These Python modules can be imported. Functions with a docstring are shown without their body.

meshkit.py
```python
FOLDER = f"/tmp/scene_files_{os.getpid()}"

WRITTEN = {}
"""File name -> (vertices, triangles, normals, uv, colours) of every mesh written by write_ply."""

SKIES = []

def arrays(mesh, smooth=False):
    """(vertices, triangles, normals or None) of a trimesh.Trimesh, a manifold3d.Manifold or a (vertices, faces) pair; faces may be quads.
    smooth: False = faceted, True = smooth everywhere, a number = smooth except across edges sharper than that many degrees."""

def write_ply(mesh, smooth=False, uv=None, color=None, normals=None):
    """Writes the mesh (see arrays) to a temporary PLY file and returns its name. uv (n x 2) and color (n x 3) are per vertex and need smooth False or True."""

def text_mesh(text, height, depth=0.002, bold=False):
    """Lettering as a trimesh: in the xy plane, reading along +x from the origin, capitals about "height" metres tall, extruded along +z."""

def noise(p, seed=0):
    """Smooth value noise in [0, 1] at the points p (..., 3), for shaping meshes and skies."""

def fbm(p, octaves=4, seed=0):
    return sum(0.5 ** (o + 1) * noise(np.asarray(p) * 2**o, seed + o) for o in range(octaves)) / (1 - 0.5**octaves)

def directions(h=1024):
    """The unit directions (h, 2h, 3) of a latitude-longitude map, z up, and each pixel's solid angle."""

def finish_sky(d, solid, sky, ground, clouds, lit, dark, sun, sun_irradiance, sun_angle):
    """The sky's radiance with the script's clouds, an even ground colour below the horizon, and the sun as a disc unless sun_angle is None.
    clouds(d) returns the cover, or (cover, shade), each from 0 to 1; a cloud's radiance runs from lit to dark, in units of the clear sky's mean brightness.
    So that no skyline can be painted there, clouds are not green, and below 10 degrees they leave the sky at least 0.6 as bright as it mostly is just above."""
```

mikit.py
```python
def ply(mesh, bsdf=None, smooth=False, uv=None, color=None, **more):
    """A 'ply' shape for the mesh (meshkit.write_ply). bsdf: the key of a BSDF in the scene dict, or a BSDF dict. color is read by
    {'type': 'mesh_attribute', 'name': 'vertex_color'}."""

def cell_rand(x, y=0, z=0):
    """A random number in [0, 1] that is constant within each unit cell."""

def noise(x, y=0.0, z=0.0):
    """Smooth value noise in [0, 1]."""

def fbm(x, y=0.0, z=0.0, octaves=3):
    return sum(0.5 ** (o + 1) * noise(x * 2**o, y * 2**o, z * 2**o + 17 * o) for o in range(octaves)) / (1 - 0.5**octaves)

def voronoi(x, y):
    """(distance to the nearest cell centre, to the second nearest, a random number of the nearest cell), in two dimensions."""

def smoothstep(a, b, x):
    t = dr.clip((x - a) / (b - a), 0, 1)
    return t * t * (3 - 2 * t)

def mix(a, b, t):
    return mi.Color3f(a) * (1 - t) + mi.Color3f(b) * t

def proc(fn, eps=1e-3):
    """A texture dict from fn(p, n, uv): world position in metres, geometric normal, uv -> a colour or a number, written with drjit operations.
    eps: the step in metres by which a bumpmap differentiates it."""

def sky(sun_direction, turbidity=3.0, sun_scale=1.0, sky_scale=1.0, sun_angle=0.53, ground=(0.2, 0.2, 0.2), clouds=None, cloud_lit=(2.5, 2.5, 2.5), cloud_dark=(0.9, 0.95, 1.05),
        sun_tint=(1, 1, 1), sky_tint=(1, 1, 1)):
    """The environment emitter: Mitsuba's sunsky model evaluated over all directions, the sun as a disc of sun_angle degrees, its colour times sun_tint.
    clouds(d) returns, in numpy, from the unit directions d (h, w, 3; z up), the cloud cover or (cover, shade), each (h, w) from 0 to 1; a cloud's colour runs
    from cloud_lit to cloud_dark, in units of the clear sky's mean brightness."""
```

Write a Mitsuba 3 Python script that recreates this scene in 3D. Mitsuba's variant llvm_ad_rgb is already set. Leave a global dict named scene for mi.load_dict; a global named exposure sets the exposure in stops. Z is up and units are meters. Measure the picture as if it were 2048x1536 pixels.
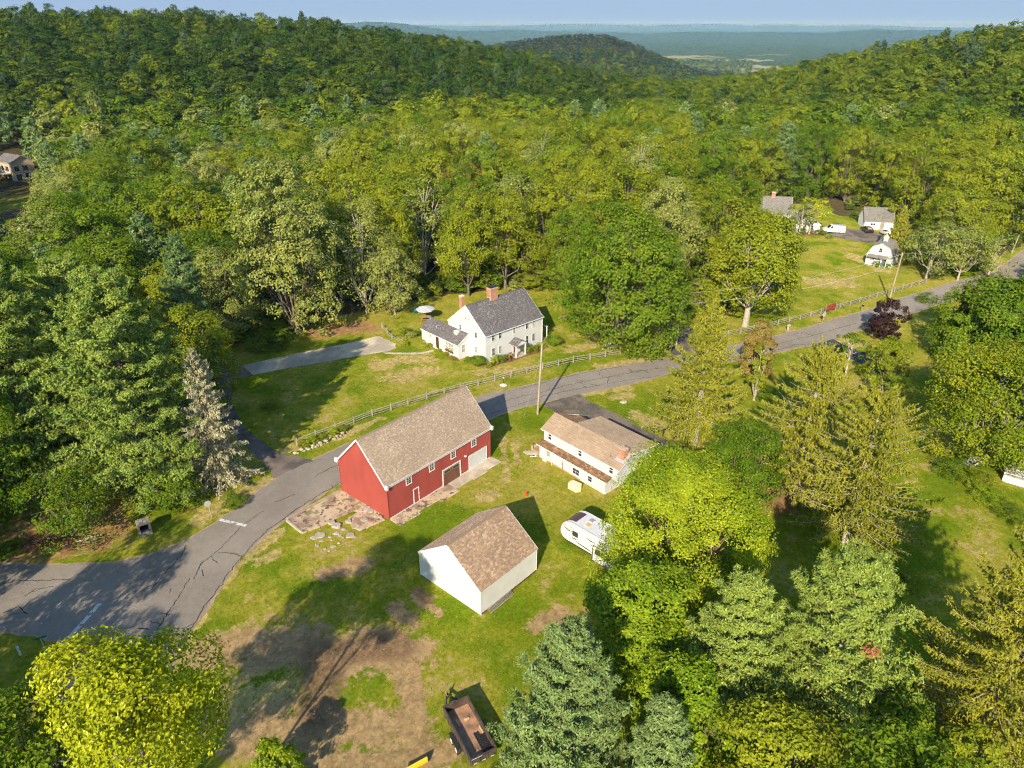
import math
import numpy as np, trimesh, mitsuba as mi, drjit as dr, mikit, meshkit
from shapely.geometry import Polygon, Point, LineString, box as sbox
from shapely.ops import unary_union
from mikit import ply, proc, noise, fbm, cell_rand, voronoi, smoothstep, mix

T = mi.ScalarTransform4f
scene, labels, used = {'type': 'scene'}, {}, set()

# ---------------------------------------------------------------- camera, light, exposure
CAM_H, FOC, PITCH = 50.0, 1430.0, math.atan(722 / 1430.0)      # drone camera 50 m up, looking 26.8 degrees down
FWD = np.array([0, math.cos(PITCH), -math.sin(PITCH)])
DWN = np.array([0, -math.sin(PITCH), -math.cos(PITCH)])
HAZE_DENSITY = .48e-4
scene['camera'] = {'type': 'perspective', 'fov': 2 * math.degrees(math.atan(1024 / FOC)), 'fov_axis': 'x', 'near_clip': 1.0, 'far_clip': 80000.0,
                   'to_world': T().look_at(origin=[0, 0, CAM_H], target=[0, float(FWD[1]), CAM_H + float(FWD[2])], up=[0, 0, 1]),
                   'medium': {'type': 'ref', 'id': 'air'}}
SUN = (-0.262, -0.826, 0.50)


def veil(d):
    """Thin streaks high up, and the blue haze that lies along the whole horizon."""
    x, y, z = d[..., 0], d[..., 1], d[..., 2]
    q = np.stack([x / (z + .25) * 1.5, y / (z + .25) * 5, z * 3], -1)
    thin = np.clip(meshkit.fbm(q, 4, 5) * 1.5 - .62, 0, 1) * .3
    t = np.clip((z - .03) / .20, 0, 1)
    low = .88 * (1 - t * t * (3 - 2 * t))
    return np.maximum(thin, low), low / .88


scene['sky'] = mikit.sky(SUN, turbidity=2.6, clouds=veil, cloud_lit=(1.5, 1.6, 1.75), cloud_dark=(.70, 1.0, 1.55), sun_tint=(.905, .985, 1.10), sky_tint=(.95, 1.0, 1.02), sky_scale=1.1)
exposure = 2.4


# ---------------------------------------------------------------- helpers
def at(px, py, z=0.0):
    """The point of the level z that the survey photograph (2048 x 1536) shows at this pixel."""
    d = FWD + np.array([(px - 1024) / FOC, 0, 0]) + (py - 768) / FOC * DWN
    t = (z - CAM_H) / d[2]
    return np.array([0, 0, CAM_H]) + t * d


def top_height(py, y):
    d = FWD + (py - 768) / FOC * DWN
    return CAM_H + y / d[1] * d[2]


def pix(p):
    q = np.asarray(p, float) - [0, 0, CAM_H]
    z = q @ FWD
    return 1024 + FOC * q[..., 0] / z, 768 + FOC * (q @ DWN) / z


def A(*pts):
    return [tuple(at(*p)[:2]) for p in pts]


def uniq(k):
    if k not in used:
        used.add(k)
        return k
    i = 1
    while f'{k}_{i:03d}' in used:
        i += 1
    k = f'{k}_{i:03d}'
    used.add(k)
    return k


def thing(name, label, cat=None, group=None, kind=None):
    k = uniq(name)
    labels[k] = {'label': label}
    if cat: labels[k]['category'] = cat
    if group: labels[k]['group'] = group
    if kind: labels[k]['kind'] = kind
    return k


def struct(name, label=None):
    k = uniq(name)
    labels[k] = {'kind': 'structure'}
    if label: labels[k]['label'] = label
    return k


def frame(ox, oy, ex, ey, oz=0.0):
    """World matrix of a local frame: x along (ex, ey), y to its left, z up."""
    n = math.hypot(ex, ey)
    c, s = ex / n, ey / n
    return np.array([[c, -s, 0, ox], [s, c, 0, oy], [0, 0, 1, oz], [0, 0, 0, 1.0]])


X, Y, Z = np.eye(3)


class MB:
    """Collects faces (with uv in metres) of one mesh."""

    def __init__(self, M=None):
        self.v, self.f, self.u, self.n, self.M = [], [], [], 0, M

    def add(self, v, f, uv=None):
        v = np.asarray(v, float).reshape(-1, 3)
        self.v.append(v)
        self.u.append(np.zeros((len(v), 2)) if uv is None else np.asarray(uv, float))
        self.f.append(np.asarray(f, int).reshape(-1, 3) + self.n)
        self.n += len(v)
        return self

    def mesh(self, m):
        return self.add(m.vertices, m.faces)

    def quad(self, *p, uv=None):
        return self.add(p, [[0, 1, 2], [0, 2, 3]], uv)

    def hexa(self, b, t):
        """Two quads (bottom, top; same winding, counter-clockwise from above) joined to a block with flat faces."""
        b, t = np.asarray(b, float), np.asarray(t, float)
        e = [np.linalg.norm(b[1] - b[0]), np.linalg.norm(b[2] - b[1])]
        self.quad(*t, uv=[[0, 0], [e[0], 0], [e[0], e[1]], [0, e[1]]])
        self.quad(*b[::-1])
        for i in range(4):
            j = (i + 1) % 4
            w = np.linalg.norm(b[j] - b[i])
            self.quad(b[i], b[j], t[j], t[i], uv=[[0, b[i][2]], [w, b[j][2]], [w, t[j][2]], [0, t[i][2]]])
        return self

    def box(self, x0, x1, y0, y1, z0, z1):
        q = [[x0, y0], [x1, y0], [x1, y1], [x0, y1]]
        return self.hexa([[*p, z0] for p in q], [[*p, z1] for p in q])

    def beam(self, p, q, w, h, up=Z):
        p, q = np.asarray(p, float), np.asarray(q, float)
        d = (q - p) / np.linalg.norm(q - p)
        s = np.cross(d, up)
        s = s / np.linalg.norm(s) * w / 2
        u = np.cross(s, d)
        u = u / np.linalg.norm(u) * h / 2
        self.hexa([p - s - u, p + s - u, q + s - u, q - s - u], [p - s + u, p + s + u, q + s + u, q - s + u])
        return self

    def prism(self, poly, O, e1, e2, d):
        """The polygon (in e1, e2 from O) extruded by the vector d."""
        P = poly if isinstance(poly, Polygon) else Polygon(poly)
        v2, f = trimesh.creation.triangulate_polygon(P, engine='earcut')
        O, e1, e2, d = (np.asarray(a, float) for a in (O, e1, e2, d))
        to = lambda q: O + np.outer(q[:, 0], e1) + np.outer(q[:, 1], e2)
        v = to(v2)
        flip = np.cross(e1, e2) @ d > 0
        self.add(v + d, f if flip else f[:, ::-1], v2)
        self.add(v, f[:, ::-1] if flip else f, v2)
        for ring in [P.exterior, *P.interiors]:
            c = to(np.array(ring.coords))
            s = 0
            for a, b in zip(c[:-1], c[1:]):
                w = np.linalg.norm(b - a)
                self.quad(a, b, b + d, a + d, uv=[[s, 0], [s + w, 0], [s + w, np.linalg.norm(d)], [s, np.linalg.norm(d)]])
                s += w
        return self

    def tube(self, pts, radii, sides=6, cap=False):
        p = np.asarray(pts, float)
        r = np.broadcast_to(np.asarray(radii, float), (len(p),))
        t = np.gradient(p, axis=0)
        t /= np.linalg.norm(t, axis=1, keepdims=True) + 1e-12
        a = np.cross(t, [0, 0, 1.0] if np.abs(t[:, 2]).mean() < .9 else [1.0, 0, 0])
        a /= np.linalg.norm(a, axis=1, keepdims=True) + 1e-12
        b = np.cross(t, a)
        g = np.arange(sides) * 2 * np.pi / sides
        v = p[:, None] + r[:, None, None] * (np.cos(g)[None, :, None] * a[:, None] + np.sin(g)[None, :, None] * b[:, None])
        i, j = np.meshgrid(np.arange(len(p) - 1), np.arange(sides), indexing='ij')
        k = (j + 1) % sides
        f = np.concatenate([np.stack([i * sides + j, i * sides + k, (i + 1) * sides + k], -1).reshape(-1, 3), np.stack([i * sides + j, (i + 1) * sides + k, (i + 1) * sides + j], -1).reshape(-1, 3)])
        self.add(v.reshape(-1, 3), f)
        if cap:
            m = np.arange(1, sides - 1)
            self.add(v[0], np.stack([m * 0, m + 1, m], 1))
            self.add(v[-1], np.stack([m * 0, m, m + 1], 1))
        return self

    def cyl(self, p, q, r, sides=10, r2=None):
        return self.tube([p, q], [r, r if r2 is None else r2], sides, True)

    def sheet(self, poly, z):
        for P in getattr(poly, 'geoms', [poly if not isinstance(poly, list) else Polygon(poly)]):
            v, f = trimesh.creation.triangulate_polygon(P, engine='earcut')
            n = (v[f[:, 1], 0] - v[f[:, 0], 0]) * (v[f[:, 2], 1] - v[f[:, 0], 1]) - (v[f[:, 1], 1] - v[f[:, 0], 1]) * (v[f[:, 2], 0] - v[f[:, 0], 0])
            f = np.where((n < 0)[:, None], f[:, ::-1], f)
            self.add(np.c_[v, np.full(len(v), z)], f, v)
        return self

    def lapped(self, poly, O, e1, e2, exp, lap):
        """Overlapping courses (clapboards, shingles) of height exp over a polygon in the plane O, e1, e2; each course's lower edge stands lap proud."""
        P = poly if isinstance(poly, Polygon) else Polygon(poly)
        O, e1, e2 = (np.asarray(a, float) for a in (O, e1, e2))
        nrm = np.cross(e1, e2)
        x0, y0, x1, y1 = P.bounds
        for k in range(int(math.ceil((y1 - y0) / exp - 1e-6))):
            lo, hi = y0 + k * exp, min(y0 + (k + 1) * exp, y1)
            q = P.intersection(sbox(x0 - 1, lo, x1 + 1, hi))
            for g in getattr(q, 'geoms', [q]):
                if g.geom_type != 'Polygon' or g.area < 1e-5:
                    continue
                v2, f = trimesh.creation.triangulate_polygon(g, engine='earcut')
                out = lap * (1 - (v2[:, 1] - lo) / exp)
                v = O + np.outer(v2[:, 0], e1) + np.outer(v2[:, 1], e2) + np.outer(out, nrm)
                a = (v2[f[:, 1]] - v2[f[:, 0]])
                b = (v2[f[:, 2]] - v2[f[:, 0]])
                f = np.where((a[:, 0] * b[:, 1] - a[:, 1] * b[:, 0] < 0)[:, None], f[:, ::-1], f)
                self.add(v, f, v2)
                lowx = v2[np.abs(v2[:, 1] - lo) < 1e-6, 0]
                if len(lowx) > 1:
                    a0, a1 = lowx.min(), lowx.max()
                    p0, p1 = O + a0 * e1 + lo * e2, O + a1 * e1 + lo * e2
                    self.quad(p0, p1, p1 + nrm * lap, p0 + nrm * lap, uv=[[a0, lo]] * 4)
        return self

    def arrays(self):
        v, f, u = np.vstack(self.v), np.vstack(self.f), np.vstack(self.u)
        if self.M is not None:
            v = v @ self.M[:3, :3].T + self.M[:3, 3]
        return v, f, u

    def build(self, parent, name, bsdf, smooth=False, label=None, kind=None):
        k = uniq(parent + '__' + name if name else parent) if name else parent
        v, f, u = self.arrays()
        if smooth is False or smooth is True:
            scene[k] = ply((v, f), bsdf, smooth, uv=u)
        else:
            scene[k] = ply((v, f), bsdf, smooth)
        if label: labels.setdefault(k, {})['label'] = label
        if kind: labels.setdefault(k, {})['kind'] = kind
        return k


def blob(c, r, seed=0, amp=.15, sub=2, freq=1.5):
    m = trimesh.creation.icosphere(subdivisions=sub)
    v = np.array(m.vertices)
    v = v * (1 + amp * (meshkit.fbm(v * freq + seed * 7.3, 3, seed) - .5) * 2)[:, None] * np.asarray(r) + np.asarray(c)
    return trimesh.Trimesh(v, m.faces, process=False)


# ---------------------------------------------------------------- materials
def two(b):
    return {'type': 'twosided', 'nested': b}


def plain(name, c, rough=.7, metallic=0.0, spec=.4, **k):
    scene[name] = two({'type': 'principled', 'base_color': c if isinstance(c, dict) else {'type': 'rgb', 'value': list(c)}, 'roughness': rough, 'metallic': metallic, 'specular': spec, **k})


def worn(name, c, amount=.25, freq=2.0, rough=.75, spec=.3, streak=False):
    """A painted or weathered surface: its colour with soft stains and grain."""
    c = np.array(c)

    def fn(p, n, uv):
        a = fbm(p.x * freq, p.y * freq, p.z * freq * (.35 if streak else 1), 3)
        g = noise(p.x * 21, p.y * 21, p.z * 21)
        return mi.Color3f(*[float(x) for x in c]) * (1 + amount * (a - .5) * 2 + amount * .35 * (g - .5))

    plain(name, proc(fn), rough, spec=spec)


def shingles(name, c1, c2, c3, w=.34, h=.15, contrast=1.0):
    def fn(p, n, uv):
        row = dr.floor(uv.y / h)
        u = uv.x / w + cell_rand(row, 3) * 7
        col = dr.floor(u)
        r = cell_rand(col, row, 1)
        big = fbm(uv.x * .45, uv.y * .45, 0, 3)
        c = mix(c1, c2, smoothstep(.25, .75, r))
        c = mix(c, c3, smoothstep(.78, .95, cell_rand(col, row, 5)) * contrast)
        line = smoothstep(.16, .0, uv.y / h - row) * .35 + smoothstep(.06, .0, u - col) * .18
        grit = noise(uv.x * 30, uv.y * 30)
        return c * (.84 + .32 * big) * (.9 + .2 * grit) * (1 - line)

    plain(name, proc(fn), .9, spec=.2)


shingles('roof_tan', (.43, .335, .25), (.355, .27, .198), (.51, .405, .31), w=.2, h=.14)
shingles('roof_brown', (.43, .30, .205), (.33, .225, .155), (.52, .395, .29), w=.26, h=.16)
shingles('roof_grey', (.185, .172, .178), (.135, .126, .13), (.28, .27, .275), w=.2, h=.15)
shingles('roof_far', (.27, .255, .235), (.21, .2, .185), (.33, .31, .29), w=.4, h=.18, contrast=.5)
shingles('roof_skirt', (.30, .18, .10), (.19, .11, .065), (.40, .27, .17), w=.33, h=.2)
shingles('roof_plain', (.44, .325, .225), (.39, .285, .2), (.48, .36, .255), w=.6, h=.3, contrast=.3)
worn('red_paint', (.355, .072, .058), .22, .7, streak=True)
worn('white_paint', (.60, .615, .635), .06, .8, .6)
worn('white_stucco', (.66, .67, .69), .10, 1.1, .85)
worn('white_trim', (.74, .75, .77), .04, 2.0, .5)
worn('cream_plastic', (.74, .68, .48), .06, 2.0, .5)
worn('tan_siding', (.52, .39, .26), .08, 1.0)
worn('brown_wood', (.17, .075, .05), .3, 3.0, streak=True)
worn('grey_wood', (.36, .33, .29), .35, 2.5, streak=True)
worn('pole_wood', (.42, .36, .25), .3, 2.0, streak=True)
worn('deck_wood', (.42, .25, .15), .2, 2.0)
worn('pale_wood', (.62, .45, .24), .2, 3.0)
worn('concrete', (.50, .43, .34), .35, 1.2, .9)
worn('old_concrete', (.40, .32, .25), .45, 1.4, .9)
worn('pale_stone', (.43, .38, .32), .4, 2.2, .9)
worn('grey_stone', (.27, .245, .22), .5, 3.0, .9)
worn('mortar', (.22, .2, .18), .3, 3.0, .9)
worn('rust_steel', (.37, .215, .135), .9, 1.9, .6)
worn('old_black_steel', (.085, .065, .055), .7, 2.2, .6)
worn('black_steel', (.035, .034, .036), .5, 3.0, .45)
worn('dark_rubber', (.03, .03, .03), .4, 4.0, .85)
worn('mulch', (.20, .09, .055), .5, 4.0, .95)
worn('brush_litter', (.22, .095, .05), .6, 2.5, .95)
plain('glass_dark', (.035, .04, .05), .08, spec=.7)
plain('blind_glass', (.30, .29, .26), .25, spec=.6)
plain('black_hole', (.006, .006, .006), .9)
plain('rv_white', (.68, .69, .71), .25, spec=.6)
plain('rv_grey', (.42, .44, .48), .35, spec=.5)
plain('car_black', (.02, .021, .025), .12, spec=.8, clearcoat=.6)
plain('van_white', (.68, .69, .70), .2, spec=.6, clearcoat=.4)
plain('decal_brown', (.10, .055, .05), .4)
plain('decal_grey', (.35, .34, .35), .4)
plain('bin_blue', (.02, .035, .30), .4)
plain('teal_plastic', (.02, .22, .26), .5)
worn('sign_red', (.30, .05, .04), .5, 3.0)
plain('sign_green', (.02, .16, .09), .5)
plain('yellow_paint', (.62, .48, .03), .5)
plain('orange_paint', (.60, .09, .02), .5)
plain('aqua_paint', (.25, .55, .58), .5)
plain('teal_door', (.12, .20, .20), .5)
plain('umbrella_cloth', (.52, .54, .60), .9)
plain('steel', (.55, .56, .58), .35, metallic=.8)
plain('alu', (.60, .61, .62), .45, metallic=.4)
plain('red_lamp', (.5, .02, .02), .3)
plain('wire_black', (.05, .05, .05), .6)
plain('wire_pale', (.45, .45, .45), .6)


def brick_fn(p, n, uv):
    r = dr.floor(p.z / .085)
    a = (p.x + p.y) / .23 + .5 * (r - 2 * dr.floor(r / 2))
    k = cell_rand(dr.floor(a), r)
    joint = dr.maximum(smoothstep(.2, .08, p.z / .085 - r), smoothstep(.08, .02, a - dr.floor(a)))
    return mix(mix((.42, .16, .085), (.55, .27, .15), k), (.55, .48, .42), joint * .8) * (.85 + .3 * fbm(p.x * 3, p.y * 3, p.z * 3))


plain('brick', proc(brick_fn), .85)


def asphalt_fn(p, n, uv):
    a = fbm(p.x * .22, p.y * .22, 0, 3)
    b = fbm(p.x * 2.3, p.y * 2.3, 3, 3)
    g = noise(p.x * 14, p.y * 14)
    return mi.Color3f(.265, .232, .200) * (.70 + .42 * a + .22 * b) * (.9 + .2 * g)


plain('asphalt', proc(asphalt_fn), .9, spec=.25)


def asphalt2_fn(p, n, uv):
    a = fbm(p.x * .5, p.y * .5, 9, 3)
    return mix((.115, .10, .09), (.21, .17, .145), smoothstep(.35, .7, a)) * (.85 + .3 * noise(p.x * 9, p.y * 9))


plain('old_asphalt', proc(asphalt2_fn), .9, spec=.2)
plain('new_asphalt', proc(lambda p, n, uv: mi.Color3f(.075, .07, .078) * (.85 + .3 * noise(p.x * 5, p.y * 5))), .9)
plain('crack_tar', (.022, .022, .024), .55)
plain('road_paint', proc(lambda p, n, uv: mix((.25, .24, .23), (.66, .66, .64), smoothstep(.28, .5, fbm(p.x * 3, p.y * 3, 1, 3)))), .7)


def gravel_fn(p, n, uv):
    a = fbm(p.x * .4, p.y * .4, 2, 3)
    g = noise(p.x * 9, p.y * 9) * .5 + noise(p.x * 19, p.y * 19) * .5
    return mix((.40, .345, .27), (.62, .54, .40), smoothstep(.3, .7, a)) * (.75 + .5 * g)


plain('gravel', proc(gravel_fn), .95)


def slab_fn(p, n, uv):
    a = fbm(p.x * .8, p.y * .8, 4, 4)
    b = fbm(p.x * 2.4, p.y * 2.4, 8, 3)
    c = mix((.30, .215, .16), (.56, .44, .31), smoothstep(.3, .62, a))
    c = mix(c, (.10, .065, .04), smoothstep(.60, .74, b) * .8)
    return mix(c, (.17, .20, .05), smoothstep(.66, .76, fbm(p.x * 1.3, p.y * 1.3, 14, 3)) * .7)


plain('slab', proc(slab_fn), .95)

# ---------------------------------------------------------------- terrain
CTRL = []                                                       # (azimuth in degrees, distance, ground height) of survey points of the hills
for az, d, z in ((-42, 560, 42), (-37, 560, 42), (-32.6, 560, 41), (-27, 560, 42), (-21.3, 580, 41), (-14.8, 600, 37), (-11.4, 620, 32), (-6.2, 640, 24), (-2.6, 640, 18), (2.7, 620, 10), (6.3, 560, 4), (8.1, 500, -4),
                 (32.6, 520, 34), (37, 520, 36), (43, 520, 38), (28.6, 540, 29), (25.8, 560, 23), (22.8, 600, 11), (19.8, 640, 3), (16.6, 700, -10), (13.2, 720, -22), (10.8, 650, -24)):
    CTRL.append((az, d, z))
    CTRL.append((az, d * 1.5, z * .55 - 18))
    CTRL.append((az, d * 2.3, -62))
CTRL += [(a, 450, z) for a, z in ((-40, 27), (-32, 26), (-25, 26), (-18, 24), (-11, 20), (-5, 13), (0, 8), (30, 23), (36, 26), (24, 12), (20, 6))]
CTRL += [(a, 430, -6) for a in (7.5, 11, 15)] + [(11, 900, -40), (14, 1000, -45), (9, 950, -45)]
CTRL += [(a, 300, 0) for a in range(-45, 46, 6)] + [(a, 260, 0) for a in range(-45, 46, 9)] + [(a, 2600, -104) for a in range(-45, 46, 9)]
CTRL += [(a, d, 0) for a in range(60, 301, 30) for d in (300, 700)] + [(a, 2600, -60) for a in range(60, 301, 30)]
_c = np.array(CTRL, float)
_xy = np.c_[np.sin(np.radians(_c[:, 0])) * _c[:, 1], np.cos(np.radians(_c[:, 0])) * _c[:, 1]]
from scipy.interpolate import RBFInterpolator
_rbf = RBFInterpolator(_xy / 300, _c[:, 2], kernel='linear', neighbors=40, smoothing=.01)


def sstep(a, b, x):
    t = np.clip((x - a) / (b - a), 0, 1)
    return t * t * (3 - 2 * t)


RIDGES = [  # far ridges: centre x, y, half lengths along x and y, height above the plain
    (-1750, 9000, 1500, 700, 150), (-200, 9400, 2600, 420, 84), (2300, 8800, 1700, 380, 80), (4200, 8200, 1300, 450, 104), (500, 6600, 900, 260, 22), (1500, 5400, 800, 200, 18),
    (-2500, 19500, 4500, 900, 118), (2500, 21500, 3800, 900, 122), (8000, 20500, 4000, 900, 118), (12500, 19000, 3000, 900, 112), (5200, 23000, 2500, 700, 128), (-9000, 19000, 4000, 900, 120)]


def terrain(x, y):
    x, y = np.asarray(x, float), np.asarray(y, float)
    s = x.shape
    x, y = x.ravel(), y.ravel()
    r = np.hypot(x, y)
    z = np.zeros(len(x))
    m = (r > 262) & (r < 2700)
    if m.any():
        z[m] = _rbf(np.c_[x[m], y[m]] / 300)
    far = -105 + 6 * (meshkit.fbm(np.c_[x / 900, y / 900, x * 0], 3, 3) - .5)
    for cx, cy, ax, ay, h in RIDGES:
        wob = .65 + .7 * meshkit.fbm(np.c_[x / 1500, y / 1500, x * 0 + cx], 3, 8)
        far = np.maximum(far, -105 + h * wob * np.exp(-((x - cx) / ax) ** 2 - ((y - cy) / ay) ** 2))
    k = sstep(1900, 2600, r)
    z = z * (1 - k) + far * k
    ux = x - 165
    z = z + (sstep(1000, 1300, y)) * 84 * np.exp(-np.where(ux > 0, (ux / 170) ** 2, (ux / 420) ** 2) - ((y - 1690) / 330) ** 2) * (1 - sstep(2300, 2600, r)) * 1.0
    rough = 2.5 * (meshkit.fbm(np.c_[x / 60, y / 60, x * 0], 3, 4) - .5)
    z = z * sstep(265, 345, r) + rough * sstep(290, 420, r)
    return z.reshape(s)


rings = np.concatenate([[0, 60, 120, 180, 240, 270], 285 * 1.022 ** np.arange(0, 110), 285 * 1.022 ** 109 * 1.05 ** np.arange(1, 45)])
azs = np.radians(np.concatenate([np.arange(-50, 50, .3), np.arange(50, 310, 5.0)]))
rr, aa = np.meshgrid(rings, azs, indexing='ij')
gx, gy = rr * np.sin(aa), rr * np.cos(aa)
gz = terrain(gx, gy)
far_bump = 9 * (meshkit.noise(np.c_[gx.ravel() / 26, gy.ravel() / 26, gx.ravel() * 0], 6).reshape(gx.shape) - .3) * sstep(2200, 3200, rr) * (1 - sstep(9000, 14000, rr))
gz = gz + far_bump
nr, na = rr.shape
i, j = np.meshgrid(np.arange(nr - 1), np.arange(na), indexing='ij')
k = (j + 1) % na
gf = np.concatenate([np.stack([i * na + j, (i + 1) * na + k, (i + 1) * na + j], -1).reshape(-1, 3), np.stack([i * na + j, i * na + k, (i + 1) * na + k], -1).reshape(-1, 3)])
ground = struct('ground')

# wear of the lawns: capsules (x0, y0, x1, y1, half width, kind) - kind 0 dark soil, 1 tan soil, 2 straw, 3 needle litter
WEAR = []


def wear(kind, w, *pts):
    q = A(*pts)
    if len(q) == 1:
        q = q * 2
    for a, b in zip(q[:-1], q[1:]):
        WEAR.append((*a, *b, w, kind))


wear(1, 2.6, (440, 1300), (600, 1300), (800, 1300))
wear(1, 2.4, (520, 1450), (640, 1450), (740, 1470))
wear(2, 2.2, (560, 1390), (430, 1420))
wear(1, 1.6, (820, 1440), (860, 1510))
wear(0, 1.75, (640, 1310), (650, 1360), (640, 1420))
wear(0, 1.5, (700, 1300), (800, 1290))
wear(1, 2.0, (690, 1330), (820, 1305))
wear(1, .9, (800, 1330), (822, 1400), (826, 1460))
wear(1, .9, (790, 1215), (830, 1250))
wear(1, .8, (835, 1190), (880, 1225))
wear(0, .6, (835, 1182), (858, 1200))
wear(1, 1.0, (1075, 1255), (1110, 1235))
wear(2, 1.4, (395, 1300), (480, 1275), (600, 1280))
wear(2, .8, (430, 1390), (520, 1340))
wear(1, 1.5, (620, 1510), (760, 1520), (900, 1500))
wear(2, 1.3, (470, 1440), (560, 1420))
wear(1, 1.2, (650, 1150), (720, 1130))
wear(2, .9, (520, 1120), (545, 1110))
wear(2, .55, (400, 1235), (350, 1330), (420, 1190), (500, 1113), (560, 1062))
wear(2, .7, (968, 995), (985, 988))
wear(2, .5, (1005, 880), (1015, 950), (1008, 960))
wear(2, .45, (1030, 885), (1035, 925))
wear(2, .8, (1225, 795), (1255, 790))
wear(2, 1.3, (1270, 828), (1300, 845), (1350, 865))
wear(3, 3.6, (1390, 905), (1425, 950), (1430, 985))
wear(3, 2.6, (1560, 1000), (1590, 985))
wear(2, 1.6, (760, 730), (800, 722), (855, 718))
wear(2, 1.0, (960, 745), (1010, 740))
wear(2, 1.2, (1140, 700), (1180, 690))
wear(2, 1.5, (780, 755), (850, 740))
wear(2, .7, (560, 905), (690, 868), (760, 838))
wear(2, 2.4, (1620, 560), (1690, 566))
wear(2, 1.4, (1700, 510), (1760, 540))
wear(2, 1.2, (1690, 680), (1725, 690))
wear(2, .6, (1260, 775), (1160, 790))
wear(2, 1.2, (1640, 660), (1740, 628))
wear(2, .9, (1200, 733), (1310, 712))
wear(3, 4.0, (60, 1075), (160, 1065))
wear(2, 1.0, (400, 1040), (470, 1000), (530, 962))
wear(3, 2.5, (640, 665), (720, 655))
wear(3, 2.2, (1600, 1500), (1750, 1400))


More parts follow.
